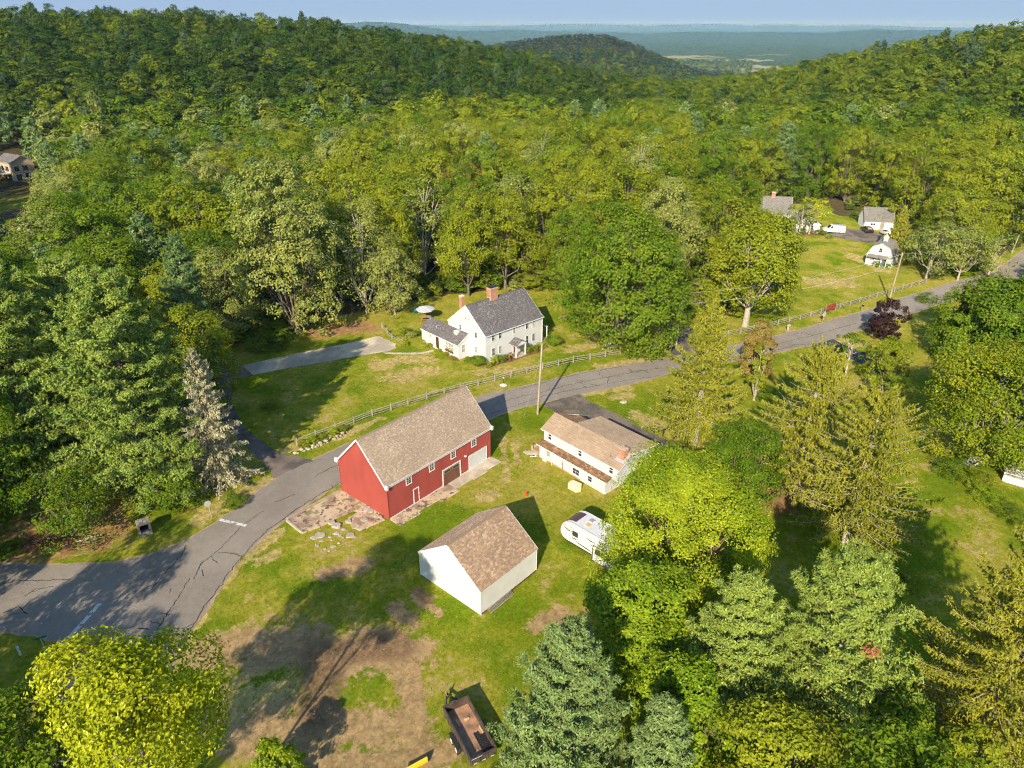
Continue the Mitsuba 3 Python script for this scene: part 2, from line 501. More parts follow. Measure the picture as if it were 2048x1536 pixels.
def ground_fn(p, n, uv):
    x, y = p.x, p.y
    r = dr.sqrt(x * x + y * y)
    n1 = fbm(x * .055, y * .055, 1, 3)
    n2 = fbm(x * .33, y * .33, 5, 4)
    n3 = fbm(x * 1.9, y * 1.9, 9, 4)
    g = noise(x * 11, y * 11) * .35 + noise(x * 5.1, y * 5.1, 2) * .35 + n3 * .3
    lush = mix((.130, .195, .009), (.250, .265, .014), smoothstep(.3, .7, n2 * .6 + n1 * .4))
    dry = mix((.29, .265, .030), (.37, .305, .075), n3)
    t = smoothstep(.36, .70, n1 * .45 + n2 * .4 + n3 * .15)
    t = dr.maximum(t, smoothstep(110, 165, y) * smoothstep(20, 60, x) * smoothstep(.28, .55, n2 * .5 + n1 * .5) * .85)
    c = mix(lush, dry, t * .8)
    c = mix(c, mi.Color3f(.38, .29, .125), smoothstep(.60, .74, n2 * .7 + n3 * .3) * .6)
    ww = (n2 - .5) * 1.7 + (n3 - .5) * 1.3 + (g - .5) * .9
    cols = ((.215, .138, .078), (.355, .238, .125), (.42, .325, .13), (.33, .185, .095))
    cov = [mi.Float(-9) for _ in range(4)]
    for x0, y0, x1, y1, w, k in WEAR:
        dx, dy = x1 - x0, y1 - y0
        L = max(dx * dx + dy * dy, 1e-6)
        s = dr.clip(((x - x0) * dx + (y - y0) * dy) / L, 0, 1)
        d = dr.sqrt(dr.square(x - x0 - s * dx) + dr.square(y - y0 - s * dy)) / w
        cov[k] = dr.maximum(cov[k], 1.45 - d)
    for k in (2, 3, 1, 0):
        m = smoothstep(-.1 if k == 2 else .1, .75, cov[k] + ww * (.9 if k else .5))
        c = mix(c, mi.Color3f(*cols[k]) * (.7 + .6 * n3), m * (.82 if k == 2 else .92))
    speck = smoothstep(.994, .996, cell_rand(dr.floor(x * 9.3), dr.floor(y * 9.3), 4))
    c = mix(c * (.52 + .96 * g), (.48, .42, .22), speck * .7)
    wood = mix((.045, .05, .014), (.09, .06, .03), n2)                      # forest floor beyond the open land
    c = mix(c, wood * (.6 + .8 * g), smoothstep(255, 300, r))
    m1 = noise(x / 14, y / 14, 3)
    f1 = fbm(x / 230, y / 190, 2, 4)
    plainc = mix((.022, .042, .020), (.055, .078, .030), smoothstep(.2, .8, m1))
    field = smoothstep(.57, .66, f1) * smoothstep(5200, 3600, r)
    plainc = mix(plainc, (.19, .18, .085), field)
    return mix(c, plainc, smoothstep(1500, 2300, r))


plain('ground_cover', proc(ground_fn), 1.0, spec=.0)
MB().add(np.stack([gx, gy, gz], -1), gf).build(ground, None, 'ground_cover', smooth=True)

# ---------------------------------------------------------------- roads, drives, paths (sheets 4 mm apart)


def ragged(q, amp=.12, step=.7, seed=0):
    P = Polygon(q).buffer(0)
    c = np.array(P.exterior.coords)
    out = []
    for a, b in zip(c[:-1], c[1:]):
        m = max(1, int(np.hypot(*(b - a)) / step))
        out += [a + (b - a) * t / m for t in range(m)]
    o = np.array(out)
    w = np.c_[o * 1.1, np.full(len(o), seed * 3.1)]
    return Polygon(o + amp * 2 * (np.c_[meshkit.noise(w, 1), meshkit.noise(w, 2)] - .5)).buffer(0)


ROAD = A((2150, 440), (2048, 500), (2014, 526), (1985, 544), (1940, 556), (1894, 568), (1786, 602), (1737, 620), (1674, 637), (1596, 660), (1548, 672.7), (1440, 697), (1341, 715.7), (1173, 742.6), (1023, 779), (980, 788), (840, 835),
         (698, 887), (631, 918), (600, 931), (560, 952), (521, 981), (472, 1017), (436, 1043), (381, 1077), (338, 1098), (293, 1113), (228, 1126), (130, 1129.5), (0, 1128), (-420, 1110),
         (-420, 1250), (0, 1263), (65, 1268), (120, 1281), (142, 1294), (138, 1320), (110, 1400), (60, 1540), (30, 1800), (180, 1800), (250, 1540), (300, 1430), (342, 1338), (364.6, 1291), (417, 1206), (482, 1113), (560, 1044.7), (623, 1001),
         (686, 964), (800, 905), (900, 865), (980, 836), (1023, 820), (1165, 786), (1262, 767), (1317, 754), (1345, 743), (1450, 725), (1537, 708), (1596, 695), (1627, 689), (1666, 678), (1721, 658), (1805, 632), (1855, 617), (1885, 606), (1960, 588), (2020, 572), (2060, 548), (2180, 470))
road = struct('road')
road_poly = ragged(ROAD, .14, .8, 1)
MB().sheet(road_poly, .010).build(road, None, 'asphalt')
SHOULDER = struct('road_shoulder')
worn('verge_soil', (.36, .27, .185), .35, 1.5, .95)
MB().sheet(ragged(list(road_poly.buffer(.28).exterior.coords), .3, .6, 4), .005).build(SHOULDER, None, 'verge_soil')

rng0 = np.random.default_rng(11)


def ribbon(mb, pts, w, z, jit=.1, step=.35):
    q = np.array(pts, float)
    seg = np.hypot(*np.diff(q, axis=0).T)
    s = np.r_[0, np.cumsum(seg)]
    m = max(2, int(s[-1] / step) + 1)
    u = np.linspace(0, s[-1], m)
    o = np.c_[np.interp(u, s, q[:, 0]), np.interp(u, s, q[:, 1])] + rng0.normal(0, jit, (m, 2)) * (np.r_[0, np.ones(m - 2), 0])[:, None] * .6
    t = np.gradient(o, axis=0)
    t /= np.linalg.norm(t, axis=1, keepdims=True) + 1e-9
    nrm = np.c_[-t[:, 1], t[:, 0]] * (w * rng0.uniform(.6, 1.3, (m, 1))) / 2
    L, R = o + nrm, o - nrm
    v = np.r_[np.c_[L, np.full(m, z)], np.c_[R, np.full(m, z)]]
    a = np.arange(m - 1)
    mb.add(v, np.r_[np.c_[a, a + m, a + m + 1], np.c_[a, a + m + 1, a + 1]])
    return o


def Zm(s, o, *q):
    return A(*[(o[0] + a / s, o[1] + b / s) for a, b in q])


S1, O1 = 3.0717, (0, 900)
cr = MB()
seams = [Zm(S1, O1, (905, 1222), (960, 1110), (1045, 985), (1110, 880), (1165, 790)), Zm(S1, O1, (1190, 795), (1235, 700), (1360, 600), (1480, 470), (1620, 375)),
         Zm(S1, O1, (1120, 1190), (1200, 1060), (1260, 950), (1330, 870), (1400, 760), (1490, 650), (1560, 570), (1660, 480), (1843, 350)), Zm(S1, O1, (930, 860), (990, 780), (1080, 690), (1130, 620), (1145, 585)),
         Zm(S1, O1, (1340, 630), (1440, 635), (1490, 655)), Zm(S1, O1, (980, 1008), (1060, 1015)), Zm(S1, O1, (845, 1095), (915, 1105)), Zm(S1, O1, (1050, 850), (1042, 880)), Zm(S1, O1, (1240, 735), (1250, 775)),
         Zm(S1, O1, (1690, 320), (1765, 292)), Zm(S1, O1, (0, 830), (100, 800), (330, 800), (420, 795)), Zm(S1, O1, (20, 1000), (120, 960), (170, 1010)), Zm(S1, O1, (150, 900), (230, 850), (330, 840)),
         Zm(3.938, (560, 740), (270, 840), (400, 770), (490, 740)), Zm(3.938, (560, 740), (0, 1020), (120, 980)), Zm(3.938, (560, 740), (0, 1190), (260, 1010), (490, 880)), Zm(3.938, (560, 740), (215, 735), (320, 700))]
Z7 = (4.655, (980, 560))
seams += [Zm(*Z7, (0, 1180), (200, 1110), (330, 1075), (500, 1040), (700, 985), (850, 950), (1000, 920), (1150, 895), (1320, 860), (1570, 820)), Zm(*Z7, (0, 1250), (180, 1190), (330, 1140), (480, 1085), (640, 1050), (760, 1025), (900, 1000), (1090, 965), (1300, 930), (1570, 890)),
          Zm(*Z7, (160, 1040), (340, 1000), (560, 935), (700, 905), (900, 860), (1180, 815), (1240, 800)), Zm(*Z7, (1000, 860), (1040, 890), (1110, 915), (1090, 960)), Zm(*Z7, (800, 930), (850, 960), (890, 1000)), Zm(*Z7, (1285, 820), (1330, 860), (1420, 840)),
          Zm(6.4, (1440, 600), (690, 580), (850, 535), (1000, 495), (1190, 455), (1350, 410), (1740, 295)), Zm(6.4, (1440, 600), (740, 640), (860, 610), (1000, 570), (1110, 580)), Zm(6.4, (1440, 600), (860, 465), (1060, 415), (1190, 455))]
for q in seams:
    o = ribbon(cr, q, .085, .0145)
    for b in range(int(LineString(o).length / 2.4)):
        if rng0.random() < .55:
            p0 = o[rng0.integers(len(o))]
            a = rng0.uniform(0, 6.28)
            L = rng0.uniform(.4, 1.6)
            p1 = p0 + L * np.array([math.cos(a), math.sin(a)])
            if road_poly.buffer(-.3).contains(Point(p1)):
                ribbon(cr, [p0, p0 + (p1 - p0) * .5 + rng0.normal(0, .12, 2), p1], .07, .0142 + .0002 * b)
cr.build(road, 'crack_seal', 'crack_tar', kind='stuff', label='dark tar lines sealing the cracks in the road')


def bar(p, q, w, z):
    p, q = np.array(p), np.array(q)
    d = (q - p) / np.linalg.norm(q - p)
    nn = np.array([-d[1], d[0]]) * w / 2
    return MB().sheet([tuple(p - nn), tuple(q - nn), tuple(q + nn), tuple(p + nn)], z)


bar(*Zm(S1, O1, (1352, 428), (1512, 466)), .42, .019).build(road, 'stop_line', 'road_paint', label='short white stop line across the lane near the sign')
bar(*Zm(S1, O1, (405, 1175), (615, 943)), .42, .019).build(road, 'stop_line', 'road_paint', label='worn white stop line on the side road at the left')
bar(*Zm(S1, O1, (250, 1070), (390, 922)), .10, .019).build(road, 'centre_line', 'road_paint', label='thin faded centre line on the side road')

k = struct('driveway', 'dark asphalt drive curving from the road to the gravel parking strip')
MB().sheet(ragged(A((547, 957), (538, 938), (505, 905), (465, 870), (430, 820), (412, 770), (425, 730), (441, 720), (487, 729), (506, 749), (470, 760), (462, 800), (484, 850), (519, 880), (553, 904), (611, 917), (640, 922), (600, 940)), .15, .6, 5), .006).build(k, None, 'old_asphalt')
k = struct('gravel_driveway', 'pale gravel parking strip left of the white colonial house')
MB().sheet(ragged(A((485, 731), (552, 716), (616, 702), (690, 688), (753, 673), (761, 673), (791, 688), (793, 695), (776, 703), (717, 712), (641, 725), (578, 736), (532, 745), (505, 750)), .25, .5, 6), .010).build(k, None, 'gravel')
k = struct('path', 'narrow paved path from the gravel strip to the side door of the colonial')
MB().sheet(ragged(A((766, 704.6), (806, 705.8), (844, 704.5), (866, 699.5), (868, 702.8), (845, 708), (819, 709.5), (771, 708)), .1, .4, 7), .015).build(k, None, 'concrete')
k = struct('driveway', 'brown worn asphalt drive behind the tan roofed house')
MB().sheet(ragged(A((1083, 810), (1120, 797), (1159, 788), (1180, 803), (1233, 827), (1284, 857), (1333, 880), (1354, 896), (1335, 908), (1290, 908), (1150, 880), (1105, 845), (1110, 824), (1097, 817)), .2, .6, 8), .006).build(k, None, 'old_asphalt')
k = struct('driveway', 'narrow black asphalt drive opposite the red sign')
MB().sheet(ragged(A((1625, 691), (1666, 677), (1690, 691), (1728, 704), (1790, 735), (1815, 755), (1770, 752), (1719, 726), (1664, 701), (1640, 694)), .1, .6, 9), .006).build(k, None, 'new_asphalt')
k = struct('parking_area', 'grey asphalt parking area in front of the far grey roofed garage')
MB().sheet(ragged(A((1640, 463), (1666, 474), (1690, 478), (1738, 486), (1760, 484), (1850, 492), (1850, 474), (1760, 466), (1721, 460), (1693, 456), (1650, 455)), .2, .8, 10), .006).build(k, None, 'old_asphalt')
k = struct('driveway', 'short asphalt drive under the big round maple by the fence')
MB().sheet(ragged(A((1335, 712), (1330, 690), (1318, 660), (1340, 645), (1380, 655), (1400, 690), (1410, 702)), .2, .8, 12), .006).build(k, None, 'old_asphalt')
k = struct('flower_bed', 'brown mulch bed along the front of the colonial house')
MB().sheet(ragged(Zm(6.0235, (800, 560), (1040, 1060), (1110, 1045), (1360, 975), (1500, 930), (1710, 862), (1770, 800), (1700, 745), (1040, 1000)), .2, .5, 13), .006).build(k, None, 'mulch')
k = struct('flower_bed', 'mulch bed in front of the far white house wing')
MB().sheet(ragged(Zm(5.389, (1480, 370), (560, 530), (640, 548), (760, 545), (930, 545), (930, 515), (640, 500)), .3, .8, 14), .006).build(k, None, 'mulch')

# concrete apron along the barn, and the ruined slab left of it
ap = thing('concrete_apron', 'long stained concrete apron along the door side of the red barn', 'concrete apron')
BARN = frame(-13.82, 65.06, 11.0, 12.92)
edges = [0, 3.1, 6.2, 9.2, 11.9, 14.4, 17.2]
for a, b in zip(edges[:-1], edges[1:]):
    w = -1.75 - .35 * math.sin(a * 1.3)
    mb = MB(BARN)
    z1 = .07 + .03 * math.sin(a * 2)
    mb.hexa([[a + .03, w, 0], [b - .03, w - .12, 0], [b - .03, -.07, 0], [a + .03, -.07, 0]], [[a + .05, w + .03, z1], [b - .05, w - .09, z1], [b - .05, -.08, z1 + .02], [a + .05, -.08, z1 + .02]])
    mb.build(ap, 'slab', 'slab' if a < 9 else 'concrete')
ruin = thing('ruined_slab', 'broken stone and concrete foundation slab left of the red barn', 'foundation slab')
r1 = MB()
r1.prism(ragged([(-25.4, 64.83), (-22.9, 62.6), (-21.4, 63.7), (-18.2, 66.6), (-15.0, 66.2), (-20.3, 70.6), (-21.5, 69.6)], .2, .5, 15), [0, 0, 0], X, Y, [0, 0, .16])
r1.build(ruin, 'slab', 'slab')
r1 = MB()
r1.prism(ragged([(-18.6, 65.4), (-17.6, 63.4), (-16.0, 63.6), (-14.3, 64.9), (-15.2, 66.0), (-17.6, 66.5)], .25, .4, 16), [0, 0, 0], X, Y, [0, 0, .10])
r1.build(ruin, 'slab', 'slab')
MB().beam([-25.3, 64.9, .16], [-20.4, 70.5, .16], .30, .34).build(ruin, 'kerb', 'old_concrete')
MB().beam([-25.3, 64.8, .12], [-23.0, 62.6, .12], .22, .28).build(ruin, 'kerb', 'concrete')
Z6 = (6.981, (560, 900))
for c, r in (((720, 1020), .62), ((800, 1065), .8), ((560, 1190), 1.0), ((480, 1230), .55), ((885, 1110), .38), ((785, 1165), .48), ((840, 1198), .3), ((695, 1215), .32), ((580, 1270), .36), ((980, 1190), .7), ((1120, 1110), .5), ((525, 1340), .3), ((745, 1350), .36), ((630, 1385), .25),
             ((820, 1300), .22), ((720, 1262), .14), ((685, 1412), .18), ((1030, 1215), .3), ((880, 1225), .15), ((500, 1320), .14), ((1210, 830), .7), ((1270, 870), .55), ((1160, 790), .55), ((1340, 930), .5), ((1400, 950), .35), ((1180, 990), .6), ((960, 1010), .5)):
    p = Zm(*Z6, c)[0]
    h = .07 if r < .6 else .09
    if r1 is not None and Polygon([(-25.4, 64.83), (-22.9, 62.6), (-14.3, 64.9), (-20.3, 70.6)]).contains(Point(p)):
        h += .16
    ang = np.arange(9) * 2 * np.pi / 9 + .3 * rng0.random(9)
    q = np.c_[p[0] + r * rng0.uniform(.55, 1.0, 9) * np.cos(ang), p[1] + .8 * r * rng0.uniform(.6, 1.0, 9) * np.sin(ang)]
    m = MB()
    m.hexa  # noqa
    top = (q - np.array(p)) * .88 + np.array(p)
    f = [[9, i, (i + 1) % 9] for i in range(9)]
    m.add(np.r_[np.c_[top, np.full(9, h)], [[*p, h + .012]]], f)
    for i in range(9):
        j = (i + 1) % 9
        m.quad([*q[i], -.02], [*q[j], -.02], [*top[j], h], [*top[i], h])
    m.build(ruin, 'stone', 'pale_stone')

# ---------------------------------------------------------------- foliage materials


def leafmat(name, ca, cb, cc, thin=.3, jit=.45, scale=11.0, tint=.8):
    """ca..cb: the range from tree to tree and clump to clump, cc: the odd turned leaf or shoot."""
    def fn(p, n, uv):
        t = noise(p.x / scale, p.y / scale, 7) * tint + uv.y * (1 - tint * .6)
        c = mix(ca, cb, smoothstep(.2, .95, t))
        c = mix(c, cc, smoothstep(.86, 1.0, uv.x) * .8)
        return c * (1 - jit * .5 + jit * uv.x)
    scene[name] = {'type': 'principledthin', 'base_color': proc(fn), 'roughness': .55, 'spec_trans': 0.0, 'diff_trans': thin, 'eta': 1.2}


leafmat('leaf_olive', (0.135, 0.205, 0.013), (0.275, 0.315, 0.02), (0.36, 0.34, 0.05))
leafmat('leaf_green', (0.075, 0.155, 0.01), (0.17, 0.25, 0.018), (0.25, 0.28, 0.04))
leafmat('leaf_pale', (0.21, 0.265, 0.055), (0.33, 0.36, 0.085), (0.42, 0.42, 0.15))
leafmat('leaf_hill', (0.036, 0.088, 0.011), (0.09, 0.136, 0.018), (0.13, 0.17, 0.03), scale=13)  # leaf colour darkened to carry the cloud shade over the left hill
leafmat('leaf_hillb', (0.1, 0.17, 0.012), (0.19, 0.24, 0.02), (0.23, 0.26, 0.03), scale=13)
leafmat('leaf_yellow', (0.21, 0.315, 0.016), (0.36, 0.44, 0.024), (0.5, 0.5, 0.06), scale=4, thin=.5)
leafmat('leaf_gold', (0.26, 0.335, 0.014), (0.45, 0.475, 0.02), (0.6, 0.58, 0.08), scale=3, thin=.5)
leafmat('leaf_lime', (.13, .235, .012), (.245, .345, .02), (.34, .40, .05), scale=4)
leafmat('leaf_rust', (0.22, 0.15, 0.045), (0.31, 0.24, 0.06), (0.3, 0.14, 0.05))
leafmat('leaf_purple', (0.034, 0.018, 0.019), (0.055, 0.027, 0.027), (0.075, 0.04, 0.04))
leafmat('leaf_box', (0.11, 0.2, 0.014), (0.2, 0.28, 0.025), (0.26, 0.32, 0.05), scale=2)
leafmat('needle_pine', (0.17, 0.27, 0.05), (0.3, 0.39, 0.075), (0.4, 0.46, 0.12), thin=.2)
leafmat('needle_blue', (0.14, 0.235, 0.078), (0.245, 0.34, 0.112), (0.33, 0.41, 0.16), thin=.2)
leafmat('needle_spruce', (0.18, 0.205, 0.02), (0.32, 0.325, 0.035), (0.42, 0.39, 0.08), thin=.2, scale=5)
leafmat('needle_dead', (0.45, 0.425, 0.26), (0.61, 0.58, 0.38), (0.4, 0.42, 0.18), thin=.3, scale=4)
leafmat('leaf_knoll', (.045, .068, .030), (.085, .100, .050), (.13, .12, .06))
leafmat('rusty_needles', (.36, .13, .06), (.46, .19, .09), (.40, .24, .10))
leafmat('needle_hill', (.060, .115, .045), (.120, .180, .070), (.15, .21, .09), thin=.2)
worn('bark', (.20, .16, .125), .4, 3.0, .95)
worn('bark_pale', (.46, .41, .34), .35, 3.0, .9)
worn('bark_red', (.33, .22, .14), .4, 3.0, .9)
worn('bark_grey', (.30, .275, .25), .4, 3.0, .95)


# ---------------------------------------------------------------- foliage meshes: (vertices, faces, uv)
def unit(a):
    return a / (np.linalg.norm(a, axis=-1, keepdims=True) + 1e-9)


def leaves(pos, nrm, size, rng, aspect=.62, clump=None, fold=True):
    n = len(pos)
    nrm = unit(nrm)
    a = unit(np.cross(nrm, rng.normal(0, 1, (n, 3))))
    b = np.cross(nrm, a)
    s = (size * rng.uniform(.7, 1.3, n))[:, None]
    v = np.stack([pos - a * s * .5, pos + b * s * aspect * .5 + nrm * s * .08, pos + a * s * .55, pos - b * s * aspect * .5 + nrm * s * .08], 1).reshape(-1, 3)
    i = np.arange(n) * 4
    f = np.stack([np.c_[i, i + 2, i + 1], np.c_[i, i + 3, i + 2]], 1).reshape(-1, 3)
    uv = np.repeat(np.c_[rng.random(n), rng.random(n) if clump is None else clump], 4, 0)
    return v, f, uv


def tris(pos, dirs, length, width, rng, clump):
    n = len(pos)
    d = unit(dirs)
    a = unit(np.cross(d, rng.normal(0, 1, (n, 3)))) * (width / 2 if np.isscalar(width) else (width / 2)[:, None])
    L = (length if np.isscalar(length) else length[:, None])
    v = np.stack([pos - a, pos + a, pos + d * L], 1).reshape(-1, 3)
    return v, np.arange(n * 3).reshape(-1, 3), np.repeat(np.c_[rng.random(n), clump], 3, 0)


def joined(parts):
    v, f, u, n = [], [], [], 0
    for a, b, c in parts:
        v.append(a); f.append(b + n); u.append(c); n += len(a)
    return np.vstack(v), np.vstack(f), np.vstack(u)


def broadleaf(seed, h, r, nclump, nleaf, ls, base=.2, nlobe=8, rc=.19, nj=.42, sides=6, limbs=True, sparse=0.0, flat=1.0, drop=.45, bare=0.0, tk=1.0, tl=.42):
    rng = np.random.default_rng(seed)
    zb, H = base * h, h * (1 - base)
    lc, lr = [], []
    for i in range(nlobe):
        t = .13 + .67 * ((i + .5) / nlobe) + rng.uniform(-.08, .08)
        w = math.sqrt(max(.05, 1 - ((t - .38) / .66) ** 2))
        a = i * 2.4 + rng.uniform(-.5, .5)
        R = r * w * rng.uniform(.40, .62)
        lc.append([R * math.cos(a), R * math.sin(a), zb + H * t])
        lr.append(r * rng.uniform(.40, .58) * (w * .45 + .55))
    lc.append([rng.uniform(-.1, .1) * r, rng.uniform(-.1, .1) * r, h - r * tl]); lr.append(r * tl)
    lc, lr = np.array(lc), np.array(lr)
    lc[:, 2] = np.minimum(lc[:, 2], h - lr * .85)
    cc, cn = [], []
    tries = 0
    while len(cc) < nclump and tries < nclump * 30:
        tries += 1
        i = rng.integers(len(lc))
        d = unit(rng.normal(0, 1, 3) + [0, 0, drop])
        p = lc[i] + d * lr[i] * rng.uniform(.78, 1.08) * [1, 1, flat]
        if p[2] < zb * .8:
            continue
        ins = np.linalg.norm(p - lc, axis=1) / lr
        ins[i] = 9
        if ins.min() < .78:
            continue
        cc.append(p); cn.append(unit(d + .35 * unit(p - [0, 0, zb + H * .35])))
    cc, cn = np.array(cc), np.array(cn)
    k = np.repeat(np.arange(len(cc)), rng.poisson(nleaf * (1 - sparse), len(cc)))
    rcl = r * rc * rng.uniform(.6, 1.35, len(cc))
    n = len(k)
    d = unit(rng.normal(0, 1, (n, 3)) + cn[k] * .55)
    pos = cc[k] + d * (rcl[k] * rng.uniform(.3, 1.0, n) ** .6)[:, None] * [1.15, 1.15, .8]
    nrm = unit(d * .5 + cn[k] * .65 + [0, 0, .4] + rng.normal(0, nj, (n, 3)))
    cl = np.clip(.5 + .33 * rng.normal(0, 1, len(cc)), 0, 1)
    crown = leaves(pos, nrm, ls, rng, .62, cl[k])
    tr = MB()
    tr_r = (.013 * h + .05) * tk
    top = np.array([rng.uniform(-.05, .05) * r, rng.uniform(-.05, .05) * r, zb + H * .6])
    q = np.array([[0, 0, -.3], [0, 0, .3], [top[0] * .3, top[1] * .3, zb], top])
    tr.tube(q, [tr_r * 1.5, tr_r * 1.1, tr_r * .85, tr_r * .3], sides)
    if limbs:
        for c, R in zip(lc, lr):
            s = rng.uniform(.55, 1.0)
            p0 = np.array([q[2][0], q[2][1], zb * s + .0]) if zb > 1 else np.array([0, 0, .4])
            m = (p0 + c) / 2 + rng.normal(0, .06 * r, 3) + [0, 0, -.05 * h]
            tr.tube([p0, m, c], [tr_r * .5, tr_r * .3, .03], 4)
            for _ in range(4 if sides > 4 else 1):
                e = c + unit(rng.normal(0, 1, 3) + [0, 0, .2]) * R * (.62 + .5 * bare)
                tr.tube([m * .4 + c * .6, (c + e) / 2 + rng.normal(0, .05 * r, 3), e], [tr_r * .22, tr_r * .12, .015], 3)
    return dict(trunk=tr.arrays(), crown=crown)


def pine(seed, h, r, nb=90, nt=34, K=9, L=.40, W=.06, base=.15, sides=6, prof=.62, up=.25, lump=1.0):
    rng = np.random.default_rng(seed)
    tr = MB()
    R0 = .016 * h + .06
    lean = rng.uniform(-.02, .02, 2) * h
    zz = np.linspace(-.3, h * .97, 7)
    axis = np.c_[lean[0] * (zz / h) ** 2, lean[1] * (zz / h) ** 2, zz]
    tr.tube(axis, R0 * (1.02 - zz / h * .92), sides)
    P, Dn, C = [], [], []
    for i in range(nb):
        t = (i + rng.random()) / nb
        z = h * (base + (1 - base) * t * .97)
        Lb = r * ((1 - t) ** prof * .92 + .10) * rng.uniform(.62, 1.12) * (1 if t > .12 else rng.uniform(.5, .9))
        a = i * 2.39996 + rng.uniform(-.35, .35)
        el = -.08 + up * 2.2 * t + rng.uniform(-.1, .1)
        d = np.array([math.cos(a) * math.cos(el), math.sin(a) * math.cos(el), math.sin(el)])
        side = np.array([-math.sin(a), math.cos(a), 0])
        o = np.array([lean[0] * (z / h) ** 2, lean[1] * (z / h) ** 2, z])
        s = np.linspace(0, 1, 4)
        pts = o + np.outer(s * Lb, d) + np.outer(s ** 2 * Lb * up * .6, Z)
        tr.tube(pts, np.array([R0 * .28 * (1.1 - t), R0 * .2 * (1.1 - t), R0 * .1, .01]) + .008, 3)
        m = max(3, int(nt * (.35 + .65 * Lb / r)))
        u = rng.uniform(.30, 1.04, m) ** .8
        lat = rng.normal(0, .30, m) * Lb * (1.08 - u) * 1.0 + rng.normal(0, .06 * r * .4, m)
        q = o + np.outer(u * Lb, d) + np.outer(u ** 2 * Lb * up * .6, Z) + np.outer(lat, side) + np.c_[np.zeros(m), np.zeros(m), np.abs(rng.normal(0, .05, m)) * Lb * lump]
        P.append(q); Dn.append(unit(d * .8 + np.outer(np.sign(lat) * .5, side) + Z * .75)); C.append(np.full(m, np.clip(rng.normal(.5, .28), 0, 1)))
    m = max(4, nt // 2)
    P.append(np.array([lean[0], lean[1], h]) + rng.normal(0, .18, (m, 3)) * [1, 1, 2] - [0, 0, .5]); Dn.append(np.tile(Z, (m, 1))); C.append(np.full(m, .6))
    P, Dn, C = np.vstack(P), np.vstack(Dn), np.concatenate(C)
    k = np.repeat(np.arange(len(P)), K)
    dirs = unit(rng.normal(0, .62, (len(k), 3)) + Dn[k])
    crown = tris(P[k], dirs, L * rng.uniform(.7, 1.25, len(k)), W, rng, C[k])
    k = np.repeat(np.arange(len(P)), 5)
    crown = joined([crown, leaves(P[k] + rng.normal(0, L * .3, (len(k), 3)) + Dn[k] * L * .25, Dn[k] + rng.normal(0, .38, (len(k), 3)), L * .66, rng, .42, C[k])])
    return dict(trunk=tr.arrays(), crown=crown)


def spruce(seed, h, r, nb=70, nf=26, K=3, hang=.8, W=.16, base=.1, bare=0.0, prof=.85, droop=-.12, sides=6, tipup=.22, branch_r=1.0):
    rng = np.random.default_rng(seed)
    tr = MB()
    R0 = .018 * h + .06
    tr.tube([[0, 0, -.3], [0, 0, h * .3], [rng.uniform(-.1, .1), 0, h * .7], [0, 0, h]], [R0 * 1.15, R0 * .85, R0 * .42, .03], sides)
    P, Dr, Ln, C = [], [], [], []
    for i in range(nb):
        t = (i + rng.random()) / nb
        z = h * (base + (1 - base) * t)
        Lb = r * ((1 - t) ** prof + .03) * rng.uniform(.72, 1.12)
        a = i * 2.39996 + rng.uniform(-.4, .4)
        el = droop * (1 - t) + .55 * t * t
        d = np.array([math.cos(a) * math.cos(el), math.sin(a) * math.cos(el), math.sin(el)])
        side = np.array([-math.sin(a), math.cos(a), 0])
        s = np.linspace(0, 1, 5)
        bend = np.outer((s ** 2.2) * tipup * Lb - s * .08 * Lb, Z)
        pts = np.array([0, 0, z]) + np.outer(s * Lb, d) + bend
        tr.tube(pts, (R0 * .2 * (1 - t) * np.array([1.1, .8, .55, .3, .12]) + .014) * branch_r, 3)
        if rng.random() < bare:
            continue
        m = max(3, int(nf * (.3 + .7 * Lb / r)))
        u = rng.uniform(.12, 1.0, m)
        lat = rng.normal(0, .12, m) * Lb * (1.1 - u)
        q = np.array([0, 0, z]) + np.outer(u * Lb, d) + np.outer((u ** 2.2) * tipup * Lb - u * .08 * Lb, Z) + np.outer(lat, side)
        c = np.clip(rng.normal(.5, .25), 0, 1)
        P.append(q)
        Dr.append(unit(np.outer(rng.normal(0, .25, m), side) + np.outer(rng.uniform(.05, .5, m), d) + Z * np.where(rng.random(m) < .72, -1.0, .25)[:, None]))
        Ln.append(hang * (1.15 - u * .6) * rng.uniform(.5, 1.2, m)); C.append(np.full(m, c))
    P, Dr, Ln, C = np.vstack(P), np.vstack(Dr), np.concatenate(Ln), np.concatenate(C)
    n = len(P)
    parts = [tris(P, Dr, Ln, W, rng, C)]
    for j in range(K - 1):
        s = rng.uniform(.0, .8, n)
        parts.append(tris(P + Dr * (Ln * s)[:, None], unit(Dr + rng.normal(0, .75, (n, 3))), Ln * .42, W * .9, rng, C))
    return dict(trunk=tr.arrays(), crown=joined(parts))


# prototypes, built on demand and instanced
MESH = {}


